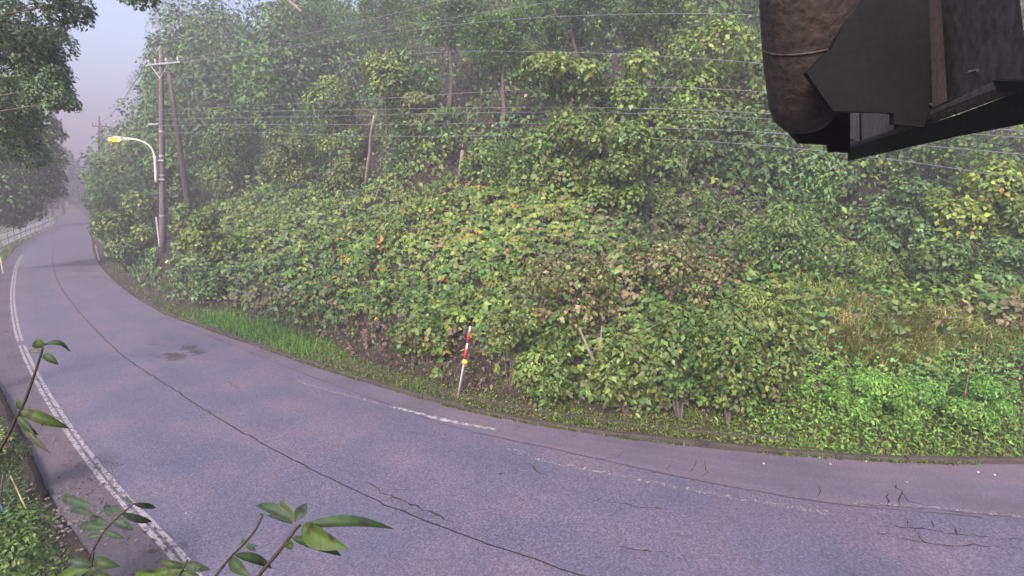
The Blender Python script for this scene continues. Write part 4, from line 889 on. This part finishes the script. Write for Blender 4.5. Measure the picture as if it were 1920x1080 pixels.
# lamp arm
lp = [(293, 342), (292, 315), (290, 292), (281, 274), (264, 264), (245, 260), (230, 259)]
LP = catmull(np.array([U(a, b, YP - .3) for a, b in lp]), 5); lamp = empty('street_lamp', LP[0]); set_props(lamp, 'lit yellow street lamp on a curved white arm fixed to the pole', 'lamp')
m_ = MB(); m_.tube(LP[:11], .09, 10); m_.build('sleeve', M_WHITE, lamp, True); m_ = MB(); m_.tube(LP[9:], .055, 10); m_.build('arm', M_WHITE, lamp, True)
for k in (1, 8): m_ = MB(); m_.box(LP[k] + [.2, .12, 0], (.5, .12, .1)); m_.build('clamp', M_GALV, lamp)
he = LP[-1]; hd_ = nrm(np.array([-1., 0, -.06])); m_ = MB()
m_.tube([he + hd_ * s for s in (-.05, .1, .3, .55, .66)], [.06, .12, .17, .15, .05], 10); m_.build('lamp_head', M_GALV, lamp, True)
mE, nE, oE = new_mat('lit_lamp_lens'); em = N(nE, 'ShaderNodeEmission'); em.inputs[0].default_value = (1, .42, .03, 1); em.inputs[1].default_value = .4; nE.links.new(em.outputs[0], oE.inputs[0])
m_ = MB(); lc = he + hd_ * .42 + [0, -.16, -.07]
m_.tube([lc + np.array([0, 0, 1]) * s for s in (.1, .02, -.06, -.12, -.15)], [.2, .22, .2, .13, .03], 12); m_.build('lens', mE, lamp, True)
mB, nB, oB = new_mat('glowing_bulb'); eb = N(nB, 'ShaderNodeEmission'); eb.inputs[0].default_value = (1, .8, .4, 1); eb.inputs[1].default_value = .9; nB.links.new(eb.outputs[0], oB.inputs[0])
m_ = MB(); qb = he + hd_ * .66 + [0, -.14, -.04]; m_.tube([qb + np.array([1., 0, 0]) * s for s in (.12, .08, 0, -.08, -.12)], [.03, .08, .1, .08, .03], 10); m_.build('bulb', mB, lamp, True)
ld = bpy.data.lights.new('lamp_light', 'POINT'); ld.energy = 60; ld.color = (1, .75, .3); ld.shadow_soft_size = .2; lo = bpy.data.objects.new('lamp_light', ld); COL.objects.link(lo); lo.location = tuple(lc - [0, 0, .35]); lo.parent = lamp; lo.matrix_parent_inverse = lamp.matrix_world.inverted()
# brace pole
Bq = U(362, 450, YP + 2.); Bq[2] = H1(Bq[0], Bq[1]) - .2; Tq = U(316, 132, YP + .25)
br = empty('brace_pole', Bq); set_props(br, 'leaning concrete brace pole propping the utility pole from the right', 'pole')
m_ = MB(); m_.tube([Bq + (Tq - Bq) * s for s in np.linspace(0, 1, 6)], np.linspace(.19, .12, 6), 12); m_.build('shaft', M_POLE, br, True)
m_ = MB(); m_.tube([Tq + [-.35, -.3, -.1], Tq + [.2, .1, -.1]], .05, 6); m_.build('clamp', M_GALV, br)
# far pole pair
YF = 92.; fp = U(187, 420, YF); fp[2] = H1(fp[0], fp[1]) - .1; ft = U(186, 217, YF)
fpole = empty('utility_pole', fp); set_props(fpole, 'distant misty utility pole with a crossarm above the bend', 'pole')
m_ = MB(); m_.tube([fp, ft], [.2, .13], 8); m_.build('shaft', M_BARK, fpole, True); m_ = MB(); ac = U(186, 237, YF); m_.box(ac + [.2, -.2, 0], (2.4, .14, .16)); m_.build('crossarm', M_BARK, fpole)
FI = []
for dx in (-.9, -.4, .5, 1.3): q = ac + [dx, -.2, .1]; m_ = MB(); m_.tube([q, q + [0, 0, .35]], .07, 6); m_.build('insulator', M_BARK, fpole); FI.append(q + [0, 0, .35])
b2 = U(203, 400, YF + 2); b2[2] = H1(b2[0], b2[1]) - .1; fb2 = empty('brace_pole', b2); set_props(fb2, 'distant leaning brace beside the misty utility pole', 'pole')
m_ = MB(); m_.tube([b2, U(190, 236, YF + .4)], [.18, .13], 8); m_.build('shaft', M_BARK, fb2, True)

def cable(label, pts, Ya, Yb, rad, mat, grp='overhead cables across the slope'):
    pts = np.array(pts, float); xs = np.linspace(pts[0, 0], pts[-1, 0], 60)
    P2 = catmull(pts, 10); ys = np.interp(xs, P2[:, 0], P2[:, 1]); ys = smooth_poly(ys[:, None], 10)[:, 0]
    w_ = (xs - xs[0]) / (xs[-1] - xs[0]); iY = (1 - w_) / Ya + w_ / Yb       # straight in plan
    P = np.array([U(a, b, 1 / c) for a, b, c in zip(xs, ys, iY)])
    m_ = MB(); m_.tube(P, rad, 5); o = m_.build('overhead_cable', mat, None, True); set_props(o, label, 'cable', grp)
cab = [
 ('topmost cable climbing steeply right from the pole crossarm', [(311, 116), (480, 85), (828, 4), (1200, -90)], M_CABLE),
 ('second cable climbing right from the pole crossarm', [(321, 118), (480, 98), (720, 56), (960, 15), (1250, -28), (2150, -150)], M_CABLE),
 ('third cable from the crossarm that levels out near the top middle', [(340, 118), (640, 78), (800, 52), (960, 36), (1200, 26), (1440, 29), (2150, 66)], M_CABLE),
 ('faint cable below the crossarm lines passing over the arched canopy', [(304, 150), (580, 124), (813, 97), (1130, 100), (1440, 120), (2150, 190)], M_CABLE),
 ('pale cable passing just above the top of the leaning bare trunk', [(302, 206), (640, 190), (940, 170), (1220, 163), (1440, 173), (2150, 228)], M_CABLE),
 ('upper of the close cable pair at the leaning trunk top', [(302, 214), (480, 209), (725, 205), (960, 201), (1200, 203), (1440, 213), (2150, 262)], M_CABLE),
 ('lower of the close cable pair at the leaning trunk top', [(302, 224), (500, 220), (735, 215), (960, 210), (1200, 213), (1440, 223), (2150, 276)], M_CABLE),
 ('cable below the close pair crossing the leaning bare trunk', [(302, 236), (480, 233), (754, 234), (960, 230), (1282, 242), (1440, 248), (2150, 310)], M_CABLE),
 ('lowest cable that shows dark under the steel beam at right', [(302, 250), (480, 247), (672, 256), (960, 254), (1145, 256), (1440, 273), (1720, 305), (1905, 335), (2150, 378)], M_CABLE),
]
for lab, pts, mt in cab: cable(lab, pts, YP - .2, 15.5, .0105, mt)
for lab, y0_, y1_ in (('dark cable leaving the right picture edge under the beam', 272, 290), ('dark cable just below the other at the right edge under the beam', 284, 303)):
    cable(lab, [(1700, y0_ - 22), (1840, y0_ - 6), (1930, y1_ - 10), (2150, y1_ + 12)], 22, 15, .014, M_CABLE_D)
for i, lab in ((0, 'left cable spanning from the distant pole to the near pole'), (3, 'right cable spanning from the distant pole to the near pole')):
    a, b = FI[i], INS[i]; s = np.linspace(0, 1, 24)[:, None]; P = a + (b - a) * s; P[:, 2] -= 1.1 * 4 * s[:, 0] * (1 - s[:, 0])
    m_ = MB(); m_.tube(P, .018, 5); set_props(m_.build('overhead_cable', M_CABLE, None, True), lab, 'cable', 'overhead cables across the slope')

# snow poles
sb = G(858, 752); sb[2] = H1(sb[0], sb[1]) - .05; stp = U(882, 612, sb[1]); sp = empty('snow_pole', sb); set_props(sp, 'leaning red and white snow pole with amber reflector behind the kerb', 'pole')
dv = stp - sb; m_ = MB(); m_.tube([sb, sb + dv], .03, 12); m_.build('shaft', M_WHITE, sp, True)
for a, b in ((.78, .94), (.56, .70)): m_ = MB(); m_.tube([sb + dv * a, sb + dv * b], .037, 12); m_.build('red_band', M_RED, sp, True)
q = sb + dv * .525; m_ = MB(); m_.tube([q + [.03, -.07, 0], q + [.03, -.05, 0]], [.065, .065], 14); m_.build('reflector', M_YEL, sp, True); m_ = MB(); m_.box(q + [-.01, -.035, 0], (.1, .05, .09)); m_.build('reflector_bracket', M_GALV, sp)
b = hit(1797, 812); b[2] = H1(b[0], b[1]) - .05; tpt = U(1820, 678, b[1]); rp = empty('marker_pole', b); set_props(rp, 'thin faded red marker pole standing among the weeds at right', 'pole')
m_ = MB(); m_.tube([b, tpt], .015, 8); m_.build('shaft', M_BARK, rp, True)
for a, c_ in ((.82, .99), (.5, .62), (.28, .4)): m_ = MB(); m_.tube([b + (tpt - b) * a, b + (tpt - b) * c_], .019, 8); m_.build('red_band', M_RUST, rp, True)

# bare trunks
B = hit(683, 352); B[1] -= 0; Tt = U(702, 205, B[1] - 2.2); t = MB(); P = np.array([B - [0, 0, .3] + (Tt - B) * s for s in np.linspace(0, 1, 8)]); P[1:-1] += .03 * RNG.normal(size=(6, 3))
t.tube(P, np.linspace(.13, .08, 8), 8); set_props(t.build('dead_trunk', M_PALE, None, True), 'leaning pale bare tree trunk standing in the vines', 'trunk')
B = hit(860, 342); Tt = U(868, 282, B[1] - .5); t = MB(); t.tube([B - [0, 0, .3], (B + Tt) / 2, Tt], [.14, .12, .09], 8); set_props(t.build('broken_stump', M_PALE, None, True), 'short broken pale stump on the slope right of the bare trunk', 'stump')
t = MB(); b = hit(1120, 742); Pq = [b - [0, 0, .1], U(1118, 690, b[1] - .15), U(1103, 655, b[1] - .2), U(1086, 615, b[1] - .1)]; t.tube(catmull(np.array(Pq), 4), np.linspace(.045, .025, 13), 7)
t.tube([U(1118, 690, b[1] - .15), U(1126, 650, b[1] - .1), U(1128, 610, b[1] + .1)], [.03, .022, .012], 6); set_props(t.build('forked_stem', M_PALE, None, True), 'bare forked pinkish stem at the front of the roadside shrubs', 'stem')
t = MB(); b = hit(1275, 362)
for dx in (-9, -3, 4, 9): t.tube([U(1281 + dx * .8, 298, b[1] - .6), U(1278 + dx * .5, 322 + dx, b[1] - .7), U(1274 + dx * 1.1, 346 + dx * .8, b[1] - .5)], [.016, .014, .008], 5)
set_props(t.build('dry_stems', M_PALE, None, True), 'bundle of dry tan stems hanging over the dark hollow', 'stems')
t = MB(); b = hit(1500, 360); t.tube(catmull(np.array([U(1486, 318, b[1] - .8), U(1500, 322, b[1] - .9), U(1508, 338, b[1] - .8), U(1522, 352, b[1] - .4)]), 3), .035, 6); set_props(t.build('bare_branch', M_PALE, None, True), 'curved bare tan branch under the left end of the beam', 'branch')
t = MB(); b = hit(560, 120); t.tube(catmull(np.array([U(540, 0, 40), U(552, 10, 40), U(566, 23, 40)]), 4), .1, 6); t.tube([U(548, 6, 40), U(560, -4, 40)], .06, 5); set_props(t.build('bare_branch', M_PALE, None, True), 'grey bare branch against the dark wood near the top left', 'branch')

# ------------------------------------------------------------------ steel sign frame at the upper right, close to the camera
sf = empty('sign_frame', (3.2, 1.0, 0)); set_props(sf, 'dark weathered back of a steel sign frame with pipe close overhead', 'sign frame')
def ZP(px_): return 1 / (1 / 2.5 + (px_ - 1590) / (1920 - 1590) * (1 / 1.25 - 1 / 2.5))     # distance of the sign plane across the picture
def plate(name, poly, off, mat, push=0.0, Yf=None):
    m_ = MB(); pts = [U(a, b, (Yf if Yf else ZP(a)) + push) for a, b in poly]; m_.prism(pts, off); return m_.build(name, mat, sf)
m_ = MB(); A_ = U(1528, -140, 1.75); B_ = U(1508, 236, 2.0)
ax_ = B_ - A_; Pp = [A_ + ax_ * s for s in (0, .3, .6, .85, .93, 1.0)]
m_.tube(Pp, [.155, .15, .138, .118, .105, .07], 28); m_.build('support_pipe', M_STEEL, sf, True)
for s in (.52, .2): m_ = MB(); m_.tube([A_ + ax_ * s, A_ + ax_ * (s + .012)], .1535 if s < .4 else .1425, 28); m_.build('weld_seam', M_STEEL, sf, True)
plate('gusset_plate', [(1600, -60), (1590, 30), (1560, 90), (1512, 136), (1562, 208), (1676, 212), (1676, 232), (1742, 240), (1748, 200), (1738, -60)], (.0, .02, 0), M_PLATE, Yf=1.72)
plate('gusset_plate', [(1540, 170), (1478, 240), (1503, 268), (1558, 271), (1560, 284), (1594, 286), (1594, 190)], (.0, .03, 0), M_PLATE, Yf=2.1)
plate('back_panel', [(1590, 150), (1592, 276), (1700, 246), (1745, 228), (1930, 148), (1905, -60), (1590, -60)], (.012, .022, 0), M_SHEET, push=.09)
plate('panel_rib', [(1738, -10), (1747, 202), (1776, 189), (1764, -10)], (.004, .012, 0), M_RIB, push=.03)
plate('panel_rib', [(1592, 205), (1593, 275), (1612, 268), (1611, 205)], (.004, .012, 0), M_RIB, push=.03)
plate('inner_panel', [(1614, 200), (1614, 266), (1676, 243), (1678, 200)], (.004, .012, 0), M_RIB, push=.05)
plate('beam_web', [(1590, 278), (1591, 302), (1700, 277), (1800, 255), (1925, 231), (1925, 166), (1800, 214), (1700, 245)], (.006, .014, 0), M_PLATE, push=-.02)
# lower flange reaching back from the web, upper lip and cover
m_ = MB(); pts = [U(1591, 277, ZP(1591)), U(1700, 243, ZP(1700)), U(1925, 160, ZP(1925))]
for a, b in zip(pts[:-1], pts[1:]): m_.prism([a, b, b + [.02, .085, .012], a + [.02, .085, .012]], (0, 0, -.008))
m_.build('beam_flange', M_STEEL, sf)
m_ = MB(); pts = [U(1745, 215, ZP(1745) - .02), U(1880, 160, ZP(1880) - .02)]; m_.prism([pts[0], pts[1], pts[1] + [0, 0, .018], pts[0] + [0, 0, .012]], (.004, .01, 0)); m_.build('beam_lip', M_SHEET, sf)
plate('end_bracket', [(1872, 148), (1880, 168), (1930, 172), (1930, 150)], (.004, .02, 0), M_PLATE, push=-.03)
for a, b in ((1600, 262), (1606, 266), (1833, 132), (1748, 196)):
    q = U(a, b, ZP(a) + .02); m_ = MB(); m_.tube([q, q + [.0, .03, 0]], .005, 6); m_.build('bolt', M_STEEL, sf)
# carrying mast outside the picture on the right, with an arm to the pipe and the panel
m_ = MB(); m_.tube([(3.2, 1.0, -.1), (3.2, 1.0, 7.4)], .16, 16); m_.build('mast', M_STEEL, sf, True)
m_ = MB(); m_.tube([(3.2, 1.0, 7.0), (2.2, 1.4, 6.9), A_ + [0, 0, .05]], .1, 12); m_.build('mast_arm', M_STEEL, sf, True)

# ------------------------------------------------------------------ foreground sprigs close to the camera
def big_leaf(parent, P, tip, wd, nrm_, col, curl=.2, name='leaf'):
    """a broad lance shaped leaf as a bent grid with a folded midrib"""
    P = np.asarray(P, float); tip = np.asarray(tip, float); D = tip - P; L = np.linalg.norm(D); D /= L
    S_ = nrm(np.cross(D, nrm_)); Nn = np.cross(S_, D); n = 19; V = []; C = []; bl_ = RNG.uniform(.05, .95, (3, 2))
    for i in range(n):
        s = i / (n - 1); wv = wd * (math.sin(math.pi * min(1, s ** .8)) ** .8 * (1 - .25 * s) + .03); wv = wd * .03 if s == 1 else wv
        c_ = P + D * L * s + Nn * L * curl * math.sin(math.pi * s)
        for k in (-1, -.5, 0, .5, 1):
            V.append(c_ + S_ * wv * .5 * k + Nn * wv * .22 * abs(k) + Nn * .012 * wd * math.sin(9 * s + 2 * k)); spot = any(abs(s - q[0]) < .05 and abs((k + 1) / 2 - q[1]) < .2 for q in bl_); C.append((np.array([.028, .022, .011]) if spot else np.array(col) * (1.35 if k == 0 else 1.15 if (i + int(abs(k) * 2)) % 3 == 0 else .95)) * RNG.uniform(.88, 1.12))
    Fc = [(i * 5 + k, i * 5 + k + 1, (i + 1) * 5 + k + 1, (i + 1) * 5 + k) for i in range(n - 1) for k in range(4)]
    return mesh_obj(name, np.array(V), Fc, M_BIGLEAF, parent, np.array(C), True)

def sprig(name, label, stem_px, Y, r, leaf_list, ground):
    """stem_px from tip downwards; the stem goes on below the picture to the ground"""
    base = np.array([ground[0], ground[1], H1(*ground) - .02]); t = empty(name, base); set_props(t, label, 'sapling', 'saplings in front of the camera')
    P = [U(a, b, Y) for a, b in stem_px]; P = catmull(np.array(P), 5); P = np.vstack([P, [P[-1] + (base - P[-1]) * s_ for s_ in (.03, .2, .4, .6, .8, 1.)]])
    m_ = MB(); m_.tube(P, np.concatenate([np.linspace(r, r * 1.5, len(P) - 6), np.linspace(r * 1.6, r * 3, 6)]), 7); m_.build('stem', M_TWIG, t, True)
    for (x0, y0, x1, y1, wpx, col, nv, curl, dz) in leaf_list:
        a = U(x0, y0, Y); b = U(x1, y1, Y + dz)
        big_leaf(t, a, b, wpx * Y / F, np.array(nv, float), col, curl)
    return t
g1, g2, g3 = (.022, .042, .014), (.038, .062, .012), (.026, .044, .024)
U_ = (0, -.75, .6); U2 = (.3, -.9, .3); U3 = (-.4, -.3, .85)
sprig('sapling', 'sapling tip with broad glossy leaves over the lane at bottom centre', [(563, 985), (556, 990), (530, 1025), (505, 1055), (480, 1085)], 1.15, .0034, [
    (568, 986, 738, 992, 26, g1, (0.1, -.55, .8), .16, .06), (568, 986, 652, 1028, 46, g2, (0.1, -.9, .3), .12, -.05), (546, 1008, 640, 1042, 24, g1, (0, -.6, .75), .14, .05),
    (553, 978, 480, 948, 24, g3, (0, -.5, .8), .18, .05), (550, 982, 500, 966, 12, g3, (0, -.5, .8), .1, .03), (556, 978, 525, 938, 18, g2, U2, .1, .04), (558, 976, 574, 944, 26, g3, (0, -.9, .2), .08, .04), (538, 1012, 548, 1030, 18, g2, U2, .05, 0)], (-.75, 1.0))
sprig('sapling', 'thin reddish twig with a few small leaves left of the glossy sapling tip', [(493, 965), (478, 995), (455, 1022), (432, 1045), (400, 1085)], 1.3, .0026, [
    (460, 1017, 452, 1008, 8, g2, U2, .1, 0), (462, 1020, 480, 1032, 12, g3, U_, .1, 0), (465, 1022, 486, 1024, 6, g3, U_, .1, 0), (440, 1040, 510, 1066, 22, g1, (0, -.5, .85), .12, .05), (432, 1048, 470, 1082, 26, g1, (0, -.7, .6), .1, -.04), (492, 966, 488, 962, 6, g3, U_, .1, 0)], (-.95, 1.2))
sprig('sapling', 'slender sapling with dark arching leaves rising over the double white line', [(80, 652), (76, 668), (62, 710), (47, 752), (30, 785), (8, 830), (-25, 880)], 1.6, .0032, [
    (80, 648, 132, 660, 16, g1, (0, -.4, .9), .3, .03), (78, 652, 70, 634, 22, g2, U2, .12, 0), (76, 660, 54, 658, 12, (.06, .06, .045), U_, .1, 0), (82, 664, 110, 684, 16, g1, (0, -.6, .7), .15, 0),
    (38, 768, 130, 803, 24, g2, (.2, -.75, .5), .14, .05), (32, 778, 82, 800, 12, g1, (0, -.4, .9), .2, .03), (34, 780, 72, 816, 16, g1, U_, .1, 0), (36, 784, 96, 852, 14, (.06, .06, .04), U2, .08, 0), (40, 768, 34, 745, 10, g2, U2, .1, 0)], (-2.5, 1.5))
sprig('sapling', 'small grey green leaved sapling over the shoulder below the double line', [(250, 945), (232, 960), (205, 985), (190, 1005), (170, 1040), (150, 1090)], 2.2, .0035, [
    (232, 958, 195, 950, 12, g3, U_, .1, .1), (228, 962, 285, 978, 16, g3, U_, .15, .1), (212, 975, 250, 994, 18, g3, (0, -.6, .8), .1, 0), (205, 984, 170, 968, 18, g3, U_, .1, .1), (200, 990, 150, 985, 20, g3, U_, .12, .1), (196, 996, 235, 1010, 14, g3, U_, .1, 0),
    (190, 1003, 158, 1010, 14, g3, U_, .1, 0), (215, 970, 200, 940, 14, g3, U2, .1, .1), (250, 945, 292, 952, 12, g3, U_, .12, .1), (175, 950, 120, 930, 20, g3, U_, .14, .15), (178, 965, 140, 950, 16, g3, U_, .14, .15), (250, 945, 240, 925, 8, g3, U2, .1, .1)], (-1.9, 2.1))
sprig('sapling', 'sapling with broad dark leaves cut off by the bottom left edge', [(175, 1035), (172, 1062), (165, 1100)], 1.7, .004, [
    (172, 1060, 130, 1050, 20, g3, U_, .15, 0), (174, 1062, 188, 1085, 30, (.03, .045, .025), U2, .1, 0), (176, 1050, 225, 1062, 26, g1, U_, .2, 0), (172, 1062, 100, 1095, 30, g2, U_, .1, 0), (170, 1075, 225, 1090, 22, g1, U_, .1, 0)], (-1.5, 1.6))
sprig('sapling', 'sapling with leaves across the lower end of the double white line', [(352, 1050), (340, 1075), (330, 1110)], 1.5, .0035, [
    (348, 1058, 395, 1068, 22, g3, U_, .2, 0), (345, 1062, 300, 1052, 16, g1, U_, .2, 0), (345, 1066, 285, 1080, 24, g2, U_, .15, 0), (340, 1072, 385, 1090, 22, g1, U_, .1, 0), (338, 1072, 250, 1068, 26, g2, U2, .15, .05)], (-1.1, 1.4))

# ------------------------------------------------------------------ morning mist
m, n, out = new_mat('mist'); pv = N(n, 'ShaderNodeVolumePrincipled'); pv.inputs['Color'].default_value = (.46, .42, .525, 1); pv.inputs['Density'].default_value = .0061; pv.inputs['Anisotropy'].default_value = .1
n.links.new(pv.outputs[0], out.inputs['Volume'])
zt = max(max((o.matrix_world @ v.co).z for v in o.data.vertices) for o in bpy.data.objects if o.type == 'MESH' and o.name.startswith(('ground', 'hillside'))) + 14
hb = MB(); hb.box((0, 180, (zt - 3) / 2), (860, 500, zt + 3)); set_props(hb.build('haze', m), 'thin lilac morning mist over road and hillside', kind='stuff')
